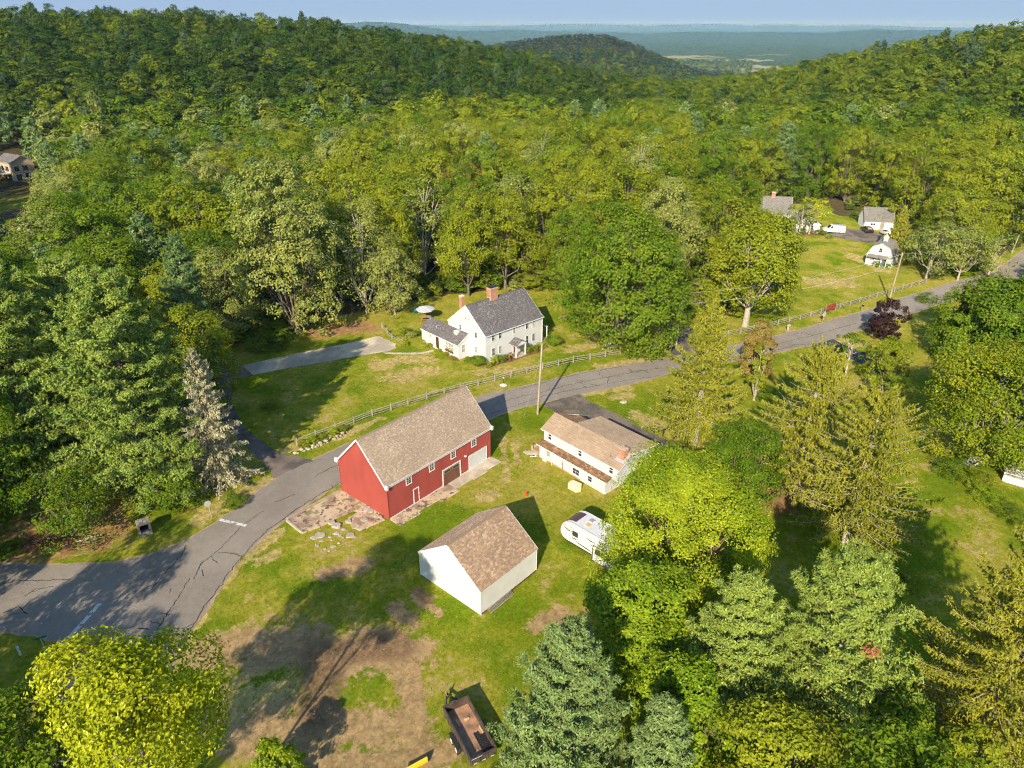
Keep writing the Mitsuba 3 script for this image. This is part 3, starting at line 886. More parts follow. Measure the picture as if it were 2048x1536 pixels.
def protos():
    for s in range(4):
        MESH[f'near{s}'] = broadleaf(50 + s, 18, 6.2, 260, 84, .30, base=(.08, .12, .06, .1)[s], nlobe=(9, 8, 11, 10)[s])
    for s in range(5):
        MESH[f'mid{s}'] = broadleaf(20 + s, 22, 8, 260, 46, .50, base=(.0, .03, .0, .04, .02)[s], nlobe=(12, 15, 11, 14, 17)[s], sides=5, rc=.16, nj=.28, tl=.54)
    MESH['thin0'] = broadleaf(31, 18, 5.0, 130, 26, .36, base=.12, nlobe=10, sides=6, bare=.6)
    MESH['thin1'] = broadleaf(32, 18, 4.6, 100, 26, .36, base=.1, nlobe=9, sides=6, bare=.6)
    for s in range(5):
        MESH[f'far{s}'] = broadleaf(70 + s, 17, 6.4, 105, 18, .86, base=.15, nlobe=7 + s % 3, rc=.2, nj=.2, sides=4, limbs=False, tl=.54)
    for s in range(3):
        MESH[f'vfar{s}'] = broadleaf(80 + s, 16, 5.8, 26, 7, 2.2, base=.12, nlobe=6, rc=.24, nj=.15, sides=3, limbs=False)
    MESH['pinenear0'] = pine(1, 24, 7.0, 120, 40, 10, .46, .075, base=.06)
    MESH['pinenear1'] = pine(2, 24, 6.2, 110, 40, 10, .46, .075, base=.08, prof=.55)
    MESH['pinemid0'] = pine(3, 22, 5.6, 60, 20, 6, .85, .22, base=.1)
    MESH['pinemid1'] = pine(4, 22, 5.0, 60, 20, 6, .85, .22, base=.12, prof=.7)
    MESH['pinefar0'] = pine(5, 22, 5.0, 34, 9, 4, 1.7, .6, base=.12, sides=4)
    MESH['sprucemid0'] = spruce(6, 18, 4.2, 60, 40, 3, 1.1, .3)
    MESH['shrub0'] = broadleaf(90, 1.0, .62, 90, 26, .085, base=.0, nlobe=8, rc=.2, sides=4)
    MESH['shrub1'] = broadleaf(91, 1.0, .6, 110, 30, .06, base=.0, nlobe=6, rc=.15, sides=4, drop=.6)
    MESH['bush0'] = broadleaf(92, 4.0, 2.0, 110, 40, .17, base=.03, nlobe=8, rc=.22, sides=5)


protos()
GROUPS, PUTS = {}, []


def proto_group(mesh, bsdf, bark='bark', whole=False):
    k = f'proto_{mesh}_{bsdf}_{bark}_{int(whole)}'
    if k not in GROUPS:
        m = MESH[mesh]
        g = {'type': 'shapegroup'}
        g['crown'] = ply((m['crown'][0], m['crown'][1]), bsdf, False, uv=m['crown'][2])
        if not whole:
            g['trunk'] = ply((m['trunk'][0], m['trunk'][1]), bark, True, uv=m['trunk'][2])
        scene[k] = g
        GROUPS[k] = (m['crown'][0][:, 2].max(), np.percentile(np.hypot(*m['crown'][0][:, :2].T), 97))
    return k


def put(key, mesh, bsdf, x, y, h, r, rot, bark='bark', whole=False, z=None):
    k = proto_group(mesh, bsdf, bark, whole)
    h0, r0 = GROUPS[k]
    PUTS.append((key, k, x, y, h / h0, r / r0, rot))


def own(key, tree, leaf, bark, x, y, rot=0.0, label=None):
    """A tree with meshes of its own."""
    c, s = math.cos(rot), math.sin(rot)
    M = np.array([[c, -s, 0], [s, c, 0], [0, 0, 1]])
    for n, b, sm in (('crown', leaf, False), ('trunk', bark, True)):
        v, f, u = tree[n]
        scene[f'{key}__{n}'] = ply((v @ M.T + [x, y, 0], f), b, sm, uv=u)


TAKEN = []                                                      # x, y, crown radius of every tree


def hero(name, label, cat, base, top, tree, leaf, bark='bark', group=None, r=5, h=None, xy=None):
    """base: ground pixel; top: pixel row of the tip. tree(h, r) makes the meshes."""
    x, y = xy or at(*base)[:2]
    h = h or top_height(top, y)
    k = thing(name, label, cat, group)
    own(k, tree(h, r), leaf, bark, x, y)
    TAKEN.append((x, y, r))
    return k


H_ = hero
bl = lambda seed, nc=240, nl=90, ls=.26, **k: (lambda h, r: broadleaf(seed, h, r, nc, nl, ls, **k))
pn = lambda seed, nb=120, nt=44, K=10, L=.42, W=.07, **k: (lambda h, r: pine(seed, h, r, nb, nt, K, L, W, **k))
sp = lambda seed, nb=90, nf=34, K=4, hang=.8, W=.13, **k: (lambda h, r: spruce(seed, h, r, nb, int(nf * 2.3), K, hang, W * 1.35, **k))

# --- left side
H_('pine_tree', 'huge blue green pine left of the grey dead spruce, nearest of the big left pines', 'pine tree', (305, 985), 545, pn(101, 220, 74, 10, .50, .09, base=.03, prof=.45), 'needle_pine', r=8.6)
H_('pine_tree', 'huge broad pine at the left edge of the photo', 'pine tree', (110, 965), 540, pn(102, 220, 74, 10, .50, .09, base=.03, prof=.45), 'needle_pine', r=8.8)
H_('pine_tree', 'tall pine behind the two huge left pines', 'pine tree', (225, 880), 520, pn(103, 180, 60, 9, .5, .1, base=.06, prof=.45), 'needle_pine', r=7.8)
H_('pine_tree', 'darker pine right of the huge pines, above the grey dead spruce', 'pine tree', (405, 765), 470, pn(104, 120, 40, 8, .55, .11, base=.05, prof=.7), 'needle_blue', r=5.2)
H_('spruce_tree', 'dead grey brown spruce beside the driveway mouth', 'dead spruce tree', (442, 965), 700, sp(105, 150, 46, 4, .6, .10, base=.03, prof=.75, droop=-.22, tipup=.12, branch_r=1.2), 'needle_dead', 'bark_pale', r=5.0)
H_('deciduous_tree', 'leafy green tree over the brush pile at the left edge', 'tree', (155, 1072), 960, bl(106, 150, 80, .22, base=.12, sparse=.2), 'leaf_green', 'bark_grey', r=5.0)
H_('deciduous_tree', 'small green tree behind the stone fireplace', 'tree', (345, 1010), 935, bl(107, 120, 80, .2, base=.05), 'leaf_green', r=3.2)
H_('deciduous_tree', 'yellow green tree at the left edge below the big pines', 'tree', (10, 960), 750, bl(108, 200, 80, .26, base=.1), 'leaf_olive', r=5.0)
H_('deciduous_tree', 'yellow leaved tree in the bottom left corner above the road', 'tree', None, 0, bl(109, 300, 125, .225, base=.64, nlobe=6, rc=.22, sparse=.3, tk=.4, nj=.6, tl=.3), 'leaf_gold', r=4.3, h=20.6, xy=(-21.0, 26.8))
H_('deciduous_tree', 'green tree with big leaves in the bottom left corner of the photo', 'tree', None, 0, bl(110, 220, 90, .24, base=.5), 'leaf_green', r=4.3, h=18.3, xy=(-26.6, 25.0))
H_('deciduous_tree', 'small yellow green tree right of the yellow leaved tree at the bottom edge', 'tree', None, 0, bl(111, 110, 90, .2, base=.05), 'leaf_yellow', r=1.9, h=4.6, xy=(-16.9, 33.2))
# --- right foreground
H_('deciduous_tree', 'bright yellow green maple overhanging the travel trailer', 'maple tree', (1338, 1225), 935, bl(112, 480, 160, .215, base=.14, nlobe=15, rc=.16), 'leaf_yellow', 'bark_red', r=6.7)
H_('deciduous_tree', 'lower green maple in front of the bright maple beside the trailer', 'maple tree', (1262, 1400), 1150, bl(113, 280, 125, .25, base=.1, nlobe=10), 'leaf_lime', r=4.4)
H_('pine_tree', 'blue green pine at the bottom edge right of the dump trailer', 'pine tree', (1120, 1640), 1262, pn(114, 170, 60, 10, .36, .06, base=.08, prof=.55, up=.35), 'needle_blue', r=5.2)
rusty_pine = H_('pine_tree', 'large pine with one rusty brown shoot at lower right', 'pine tree', (1620, 1490), 1125, pn(115, 170, 60, 10, .38, .062, base=.28, prof=.5, up=.35), 'needle_pine', 'bark_pale', r=5.6)
H_('pine_tree', 'pine left of the large lower right pine, in front of the maple', 'pine tree', (1440, 1500), 1165, pn(116, 150, 56, 10, .38, .062, base=.14, prof=.55, up=.35), 'needle_pine', r=4.7)
H_('spruce_tree', 'drooping olive spruce in the bottom right corner', 'spruce tree', (1945, 1500), 1075, sp(117, 170, 64, 5, .66, .10, base=.05, prof=.55, tipup=.3, branch_r=.8), 'needle_spruce', 'bark_pale', r=7.2)
H_('deciduous_tree', 'yellow green tree below the pines at the bottom edge', 'tree', (1530, 1720), 0, bl(118, 240, 90, .24, base=.15, nlobe=10), 'leaf_olive', r=4.2, h=13.0)
H_('deciduous_tree', 'small green tree at the bottom edge near the right corner', 'tree', (1880, 1680), 0, bl(119, 150, 90, .22, base=.15), 'leaf_olive', r=2.4, h=10.5)
H_('spruce_tree', 'tall spruce with drooping branches beside the road', 'spruce tree', (1388, 890), 585, sp(120, 110, 48, 5, .85, .13, base=.13, prof=.95, droop=-.1, tipup=.28, branch_r=.8), 'needle_spruce', 'bark_pale', r=7.6)
H_('deciduous_tree', 'round dark green tree right of the tan roofed house', 'tree', (1468, 1003), 848, bl(121, 230, 95, .22, base=.12, nlobe=9), 'leaf_green', r=4.3)
H_('hemlock_tree', 'ragged hemlock with bare limbs and a reddish trunk, left of the hemlock pair', 'hemlock tree', (1587, 990), 700, sp(122, 150, 44, 5, .62, .11, base=.1, bare=.1, prof=.42, droop=-.05, branch_r=.85), 'needle_spruce', 'bark_pale', r=7.0)
H_('hemlock_tree', 'ragged hemlock with bare limbs, right of the hemlock pair', 'hemlock tree', (1690, 1085), 790, sp(123, 160, 46, 5, .62, .11, base=.1, bare=.12, prof=.42, droop=-.05, branch_r=.85), 'needle_spruce', 'bark_pale', r=7.6)
H_('deciduous_tree', 'yellow green spreading tree above the porch at the right edge', 'tree', (1950, 930), 705, bl(124, 380, 95, .30, base=.12, nlobe=13), 'leaf_olive', 'bark_grey', r=7.2)
H_('deciduous_tree', 'yellow green tree half cut off by the right edge', 'tree', (2040, 900), 715, bl(141, 220, 70, .30, base=.12, nlobe=10), 'leaf_olive', 'bark_grey', r=5.5)
H_('deciduous_tree', 'wide dark green layered tree at the right edge beside the road', 'tree', (1980, 735), 562, bl(125, 480, 72, .42, base=.03, nlobe=16, rc=.14, flat=.8), 'leaf_green', r=8.4)
H_('deciduous_tree', 'dark green tree behind the wide layered tree at the right edge', 'tree', (2060, 760), 575, bl(142, 260, 60, .42, base=.05, nlobe=10), 'leaf_green', r=7.5)
H_('deciduous_tree', 'small purple leaved tree beside the road', 'purple leaved tree', (1764, 683), 602, bl(126, 110, 60, .3, base=.1, nlobe=7), 'leaf_purple', r=2.9)
H_('deciduous_tree', 'small green tree with pale forked trunk by the black driveway', 'tree', (1690, 752), 668, bl(127, 30, 50, .26, base=.62, nlobe=5), 'leaf_green', 'bark_pale', r=2.6)
H_('deciduous_tree', 'round green tree below the purple leaved tree', 'tree', (1765, 782), 680, bl(128, 120, 60, .28, base=.08), 'leaf_olive', r=3.4)
H_('deciduous_tree', 'reddish vine covered dead tree beside the mailboxes', 'vine covered tree', (1505, 770), 640, bl(129, 220, 75, .24, base=.0, nlobe=12), 'leaf_rust', 'bark_pale', r=2.5)
H_('deciduous_tree', 'narrow green vine covered trunk in front of the reddish vine tree', 'vine covered tree', (1508, 800), 690, bl(143, 80, 50, .22, base=.05, nlobe=6), 'leaf_olive', 'bark_pale', r=1.6)
H_('deciduous_tree', 'green tree between the bottom edge pine and the lower right pines', 'tree', (1345, 1600), 1340, bl(145, 200, 95, .24, base=.03), 'leaf_lime', r=3.6)
H_('pine_tree', 'low blue green pine in front of the left lower right pine', 'pine tree', (1290, 1700), 1400, pn(146, 110, 50, 10, .38, .062, base=.05, prof=.6, up=.3), 'needle_blue', r=3.2)
H_('deciduous_tree', 'dark green tree under the large lower right pine', 'tree', (1760, 1560), 1390, bl(147, 160, 90, .24, base=.03), 'leaf_green', r=3.4)
_r = np.random.default_rng(5)
_c = at(1743, 1303, 13.2)
_q = _c + _r.normal(0, .22, (110, 3)) * [1.3, 1, .6]
_v, _f, _u = leaves(_q, _r.normal(0, .5, (110, 3)) + [-.2, -.6, .7], .22, _r, .5)
_s = MB()
_s.add(_v, _f, _u)
_s.build(rusty_pine, 'dead_shoot', 'rusty_needles', label='rusty brown dead shoot')
# --- around the fields
H_('deciduous_tree', 'big round dark green maple by the fence right of the colonial house', 'maple tree', (1240, 694), 418, bl(130, 480, 72, .42, base=.05, nlobe=15, rc=.16), 'leaf_green', r=9.8)
H_('deciduous_tree', 'maple with a stout pale trunk beside the field, right of the round maple', 'maple tree', (1490, 652), 428, bl(131, 400, 66, .42, tk=1.7, base=.26, nlobe=13), 'leaf_olive', 'bark_pale', r=7.8)
H_('deciduous_tree', 'tall silvery green oak at the end of the gravel strip', 'oak tree', (596, 668), 320, bl(132, 520, 68, .44, base=.03, nlobe=18, rc=.15), 'leaf_pale', 'bark', r=8.6)
H_('deciduous_tree', 'thin leaved pale tree with bare limbs between the oak and the colonial', 'tree', (735, 625), 395, bl(133, 240, 36, .36, bare=.5, base=.06, nlobe=12, sparse=.15), 'leaf_pale', 'bark_pale', r=7.0)
H_('deciduous_tree', 'spreading pale tree with a twisted trunk left of the patio umbrella', 'tree', (790, 628), 500, bl(134, 220, 42, .34, base=.06, nlobe=10), 'leaf_pale', 'bark_pale', r=5.2)
H_('birch_tree', 'leaning white trunked birch with yellow leaves before the far white house', 'birch tree', (1618, 468), 398, bl(135, 44, 24, .42, tk=1.2, base=.5, nlobe=7), 'leaf_gold', 'bark_pale', r=3.8)
H_('deciduous_tree', 'pale green birch left of the yellow leaved birch at the far house', 'birch tree', (1598, 468), 408, bl(144, 50, 26, .4, base=.4, nlobe=6), 'leaf_pale', 'bark_pale', r=3.6)
H_('deciduous_tree', 'thin tree with bare pale limbs behind the third utility pole', 'tree', (1850, 562), 452, bl(136, 110, 34, .42, base=.25, nlobe=9), 'leaf_pale', 'bark_pale', r=6.0)
H_('deciduous_tree', 'ragged pale tree with bare branches at right above the road', 'tree', (1915, 560), 455, bl(137, 100, 30, .42, base=.2, nlobe=9), 'leaf_pale', 'bark_pale', r=5.5)
H_('deciduous_tree', 'mostly bare grey tree at the far right bend of the road', 'tree', (1975, 555), 470, bl(138, 60, 22, .42, base=.2, nlobe=9, sparse=.4), 'leaf_pale', 'bark_pale', r=5.0)
H_('spruce_tree', 'slim green spruce before the far grey roofed garage', 'spruce tree', (1785, 520), 415, sp(139, 70, 26, 4, 1.0, .25, base=.02, prof=.9), 'needle_spruce', r=4.6)
H_('deciduous_tree', 'orange tinged maple between the field and the far white house', 'maple tree', (1476, 525), 412, bl(140, 170, 50, .46, base=.08, nlobe=10), 'leaf_rust', 'bark', r=5.0)

# ---------------------------------------------------------------- woods
FOREST = Polygon(A((-700, 1150), (-60, 1060), (60, 1000), (200, 960), (330, 930), (400, 900), (420, 790), (415, 735), (440, 705), (500, 690), (560, 685), (640, 655), (700, 640), (760, 620), (830, 606), (900, 596), (1060, 584), (1100, 584), (1130, 600), (1190, 640),
                   (1320, 642), (1480, 640), (1520, 600), (1545, 560), (1560, 500), (1540, 470), (1500, 440), (1500, 412), (1640, 412), (1660, 435), (1725, 440), (1800, 445), (1830, 470), (1840, 520), (1870, 560), (1960, 545), (2080, 490), (2300, 400), (3400, 330), (2200, 262), (1024, 262), (-200, 262), (-1800, 330)))
KEEP = [(-60, 300, 40, 412), (1526, 398, 1690, 478), (1728, 416, 1780, 470), (1640, 450, 1740, 500), (1722, 474, 1785, 545), (845, 604, 1100, 740), (1995, 490, 2060, 580), (640, 600, 800, 700), (835, 600, 880, 650)]
rng = np.random.default_rng(7)
BEST = {'own': [], 'mass': []}


def species(x, y, r, az, d):
    """(kind, leaf) by where a tree grows: sugar bush behind the colonial, mixed wood at the left, hill wood with cloud shade put into its darker leaf colour at the left."""
    u = rng.random()
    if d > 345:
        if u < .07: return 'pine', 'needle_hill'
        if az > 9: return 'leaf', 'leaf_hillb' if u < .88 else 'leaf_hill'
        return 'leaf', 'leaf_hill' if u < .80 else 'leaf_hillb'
    if x < -42:
        if u < .16: return 'pine', 'needle_blue'
        if u < .26: return 'thin', 'leaf_pale'
        return 'leaf', ('leaf_green' if u < .72 else 'leaf_olive' if u < .9 else 'leaf_pale')
    if y > 225 and x > 70:
        if u < .14: return 'pine', 'needle_blue'
        return 'leaf', 'leaf_green' if u < .75 else 'leaf_olive' if u < .93 else 'leaf_pale'
    if u < .05 and y > 190: return 'pine', 'needle_blue'
    if u < .085: return 'thin', 'leaf_pale'
    if u < .092: return 'leaf', 'leaf_rust'
    return 'leaf', 'leaf_olive' if u < .80 else 'leaf_green' if u < .95 else 'leaf_pale'


def clear_of_view(x, y, z, h, r):
    """True where the crown would not hide a house, drive or lawn that has to stay in sight."""
    q = np.array([x, y, z + h * .55])
    if q[1] < 20: return True
    zc = (q - [0, 0, CAM_H]) @ FWD
    px, py = pix(q)
    wx, wy = r * FOC / zc * .85, h * .45 * FOC / zc
    return not any(px + wx > a and px - wx < c and py + wy > b and py - wy < d for a, b, c, d in KEEP)


def poisson(poly, spacing, n, ok=None):
    x0, y0, x1, y1 = poly.bounds
    cell = spacing
    grid = {}
    out = []
    P = np.c_[rng.uniform(x0, x1, n), rng.uniform(y0, y1, n)]
    import shapely
    P = P[shapely.contains_xy(poly, P[:, 0], P[:, 1])]
    for x, y in P:
        i, j = int(x // cell), int(y // cell)
        if any((x - a) ** 2 + (y - b) ** 2 < spacing * spacing for u in (-1, 0, 1) for v in (-1, 0, 1) for a, b in grid.get((i + u, j + v), ())):
            continue
        grid.setdefault((i, j), []).append((x, y))
        out.append((x, y))
    return out


for x, y in poisson(FOREST, 8.2, 22000):
    d = math.hypot(x, y)
    if d > 345 or any((x - a) ** 2 + (y - b) ** 2 < (2.6 + c * .8) ** 2 for a, b, c in TAKEN):
        continue
    kind, leaf = species(x, y, 0, math.degrees(math.atan2(x, y)), d)
    h = rng.uniform(19, 26.5) if kind != 'pine' else rng.uniform(20, 27)
    if x < -42: h *= .84
    if y > 235: h *= .86
    r = rng.uniform(6.0, 9.0) if kind != 'pine' else rng.uniform(4.0, 5.4)
    if not clear_of_view(x, y, 0, h, r):
        h *= .42
        r *= .6
        if not clear_of_view(x, y, 0, h, r):
            continue
    BEST['own'].append((x, y, d, kind, leaf, h, r))
LAB = {('leaf', 'leaf_olive'): ('deciduous_tree', 'olive yellow tree', 'tree'), ('leaf', 'leaf_green'): ('deciduous_tree', 'mid green tree', 'tree'), ('leaf', 'leaf_pale'): ('deciduous_tree', 'silvery tree', 'tree'),
       ('leaf', 'leaf_rust'): ('deciduous_tree', 'rusty tree', 'tree'), ('thin', 'leaf_pale'): ('bare_tree', 'bare limbed tree', 'tree'), ('pine', 'needle_blue'): ('pine_tree', 'blue green pine', 'pine tree')}
SAME = {}
MARKS = [(40, 'right of the tan house'), (200, 'above the huge pines'), (380, 'above the dead spruce'), (520, 'left of the oak'), (640, 'above the gravel strip'), (770, 'above the patio umbrella'), (900, 'above the colonial wing'), (1020, 'above the colonial roof'),
         (1150, 'left above the round maple'), (1290, 'right above the round maple'), (1420, 'above the stout trunked maple'), (1540, 'around the cape house'), (1640, 'behind the white van'), (1750, 'behind the grey roofed garage'), (1860, 'above the bare limbed trees'), (1990, 'above the far road bend')]
BEST['own'].sort(key=lambda q: q[2])
forest_n = 0
labels['forest'] = {'kind': 'stuff', 'label': 'unbroken forest covering the hills and the far wood'}
used.add('forest')


def mass(x, y, kind, leaf, h, r, lod, z=None):
    global forest_n
    forest_n += 1
    m = f'{lod}{rng.integers({"near": 4, "mid": 5, "far": 5, "vfar": 3}[lod])}' if kind != 'pine' else {'near': 'pinenear0', 'mid': 'pinemid0', 'far': 'pinefar0', 'vfar': 'pinefar0'}[lod]
    put(f'forest__{forest_n:05d}', m, leaf, x, y, h, r, rng.uniform(0, 360), whole=True, z=z)


cnt = 0
for q in BEST['own']:
    x, y, d, kind, leaf, h, r = q
    px, py = pix([x, y, h])
    inview = y > 20 and -60 < px < 2110 and py < 1600
    if cnt < 285 and inview:
        cnt += 1
        nm, look, ct = LAB[(kind, leaf)]
        mark = min(MARKS, key=lambda q: abs(q[0] - px))[1]
        rank = ('at the front of', 'behind the front of', 'deep in', 'at the back of')[int(np.searchsorted([165, 205, 255], d))]
        size = ('slim' if r < 6.9 else 'broad' if r > 8.1 else 'middling') if kind == 'leaf' else ('tall' if h > 20 else 'lower')
        lb = f'{size} {look} {rank} the wood {mark}'
        k = thing(nm, lb, ct, f'{look}s of the wood')
        SAME.setdefault(lb, []).append((px, k))
        lod = f'mid{rng.integers(5)}' if d > 150 else f'near{rng.integers(4)}'
        if kind == 'thin': lod = f'thin{rng.integers(2)}'
        if kind == 'pine': lod = f'pinemid{rng.integers(2)}' if d > 130 else f'pinenear{rng.integers(2)}'
        put(k, lod, leaf, x, y, h, r, rng.uniform(0, 360), bark='bark_pale' if kind == 'thin' else 'bark')
    else:
        mass(x, y, kind if kind != 'thin' else 'leaf', leaf, h, r, 'mid' if d < 300 else 'far')


for x, y in poisson(FOREST.intersection(FOREST.boundary.buffer(13)).intersection(Point(0, 0).buffer(255)), 2.6, 30000):
    if y < 45 or any((x - a) ** 2 + (y - b) ** 2 < 2.5 for a, b, c in TAKEN):
        continue
    h, r = rng.uniform(1.6, 4.2), rng.uniform(1.5, 2.8)
    if clear_of_view(x, y, 0, h, r):
        mass(x, y, 'leaf', ('leaf_green', 'leaf_olive', 'leaf_green', 'leaf_pale')[rng.integers(4)], h, r, 'far')
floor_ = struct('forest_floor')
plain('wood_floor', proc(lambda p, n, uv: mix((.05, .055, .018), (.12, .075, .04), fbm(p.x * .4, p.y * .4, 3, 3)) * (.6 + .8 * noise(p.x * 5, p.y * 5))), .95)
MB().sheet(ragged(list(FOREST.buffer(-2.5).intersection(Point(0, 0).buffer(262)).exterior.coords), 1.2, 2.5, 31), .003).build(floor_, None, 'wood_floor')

ORDER = {2: ('left', 'right'), 3: ('left', 'middle', 'right'), 4: ('leftmost', 'left', 'right', 'rightmost'), 5: ('leftmost', 'left', 'middle', 'right', 'rightmost')}
for lb, ks in SAME.items():
    for w_, (_, k) in zip(ORDER.get(len(ks), ()), sorted(ks)):
        labels[k]['label'] = f'{w_} {lb}'
    if len(ks) > 5:
        for _, k in ks:
            labels[k]['group'] = lb


def wedge(a0, a1, d0, d1):
    a = np.radians(np.linspace(a0, a1, 24))
    return Polygon(np.r_[np.c_[np.sin(a) * d1, np.cos(a) * d1], np.c_[np.sin(a) * d0, np.cos(a) * d0][::-1]])


for x, y in poisson(wedge(-37, 37, 335, 760), 8.6, 60000):
    d, az = math.hypot(x, y), math.degrees(math.atan2(x, y))
    crest = np.interp(az, [-37, -21, -11, 0, 6.3, 8.1, 10, 13, 16.6, 20, 23, 26, 29, 37], [585, 605, 645, 650, 590, 530, 730, 740, 730, 670, 630, 590, 570, 560])
    if d > crest + 25:
        continue
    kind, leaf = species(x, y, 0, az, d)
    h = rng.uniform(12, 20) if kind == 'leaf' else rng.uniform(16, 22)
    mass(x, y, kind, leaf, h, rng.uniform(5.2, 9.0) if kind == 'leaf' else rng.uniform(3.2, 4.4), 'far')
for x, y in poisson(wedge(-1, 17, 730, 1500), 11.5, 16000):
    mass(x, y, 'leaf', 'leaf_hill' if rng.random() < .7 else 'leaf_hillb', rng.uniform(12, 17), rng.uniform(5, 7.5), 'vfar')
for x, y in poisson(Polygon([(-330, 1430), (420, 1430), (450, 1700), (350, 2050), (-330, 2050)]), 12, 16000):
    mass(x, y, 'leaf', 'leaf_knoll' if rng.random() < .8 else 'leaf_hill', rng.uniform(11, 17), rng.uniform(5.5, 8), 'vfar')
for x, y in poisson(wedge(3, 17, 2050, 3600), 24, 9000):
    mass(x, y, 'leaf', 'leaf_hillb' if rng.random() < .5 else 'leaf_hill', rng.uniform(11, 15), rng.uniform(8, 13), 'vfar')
# trees of the same wood that stand left of and below the frame and shade the road and the yard
for x, y, h, r in ((-47, 33, 20, 6), (-58, 66, 20, 6), (-66, 54, 22, 7), (-60, 40, 20, 6), (-70, 30, 22, 7), (-50, 28, 19, 5.5), (-44, 18, 20, 6), (-33, 12, 18, 5), (-76, 74, 22, 7), (-84, 62, 22, 7)):
    mass(x, y, 'leaf', 'leaf_green', h, r, 'mid')
for x, y, h, r in ((-8, 8, 16, 5), (2, 14, 15, 4.5), (22, 26, 15, 5)):
    if not (y > 20 and x > 30 and x < 42):
        mass(x, y, 'leaf', 'leaf_green', h, r, 'mid')
# wood right of the far road and behind the right edge
for x, y in poisson(Polygon(A((2150, 640), (2110, 600), (2140, 560), (2300, 480), (3000, 470), (3000, 800), (2130, 800))), 7, 3000):
    if not any((x - a) ** 2 + (y - b) ** 2 < (3 + c * .6) ** 2 for a, b, c in TAKEN):
        mass(x, y, 'leaf', 'leaf_green', rng.uniform(12, 17), rng.uniform(4, 6), 'mid')

# ---------------------------------------------------------------- buildings


def window(parent, M, O, e1, w, h, nrm, name='window', frame_m='white_trim', pane='glass_dark', fw=.09, mun=(2, 2), out=.05, mw=.02, sill=True, label=None):
    """A window whose lower left corner is O in the wall plane (e1, up); casing proud of the wall, pane set back in it."""
    O, e1, n = (np.asarray(a, float) for a in (O, e1, nrm))
    mb = MB(M)
    def bar(a0, a1, b0, b1, d0, d1):
        mb.hexa([O + a0 * e1 + b0 * Z + n * d0, O + a1 * e1 + b0 * Z + n * d0, O + a1 * e1 + b0 * Z + n * d1, O + a0 * e1 + b0 * Z + n * d1],
                [O + a0 * e1 + b1 * Z + n * d0, O + a1 * e1 + b1 * Z + n * d0, O + a1 * e1 + b1 * Z + n * d1, O + a0 * e1 + b1 * Z + n * d1])
    bar(-fw, 0, -fw, h + fw, .003, out); bar(w, w + fw, -fw, h + fw, .003, out)
    bar(0, w, h, h + fw, .003, out); bar(-fw * 1.3 if sill else 0, w + fw * 1.3 if sill else w, -fw, 0, .004, out + (.03 if sill else 0))
    for i in range(1, mun[0]):
        bar(w * i / mun[0] - mw / 2, w * i / mun[0] + mw / 2, 0, h, .02, out * .72)
    for i in range(1, mun[1]):
        q = mw * (1.8 if mun[1] == 2 or i * 2 == mun[1] else 1)
        bar(0, w, h * i / mun[1] - q / 2, h * i / mun[1] + q / 2, .018, out * .8)
    k = mb.build(parent, name, frame_m, label=label)
    p = MB(M)
    p.hexa([O + n * .006, O + w * e1 + n * .006, O + w * e1 + n * .022, O + n * .022], [O + h * Z + n * .006, O + w * e1 + h * Z + n * .006, O + w * e1 + h * Z + n * .022, O + h * Z + n * .022])
    p.build(k, 'pane', pane)
    return k


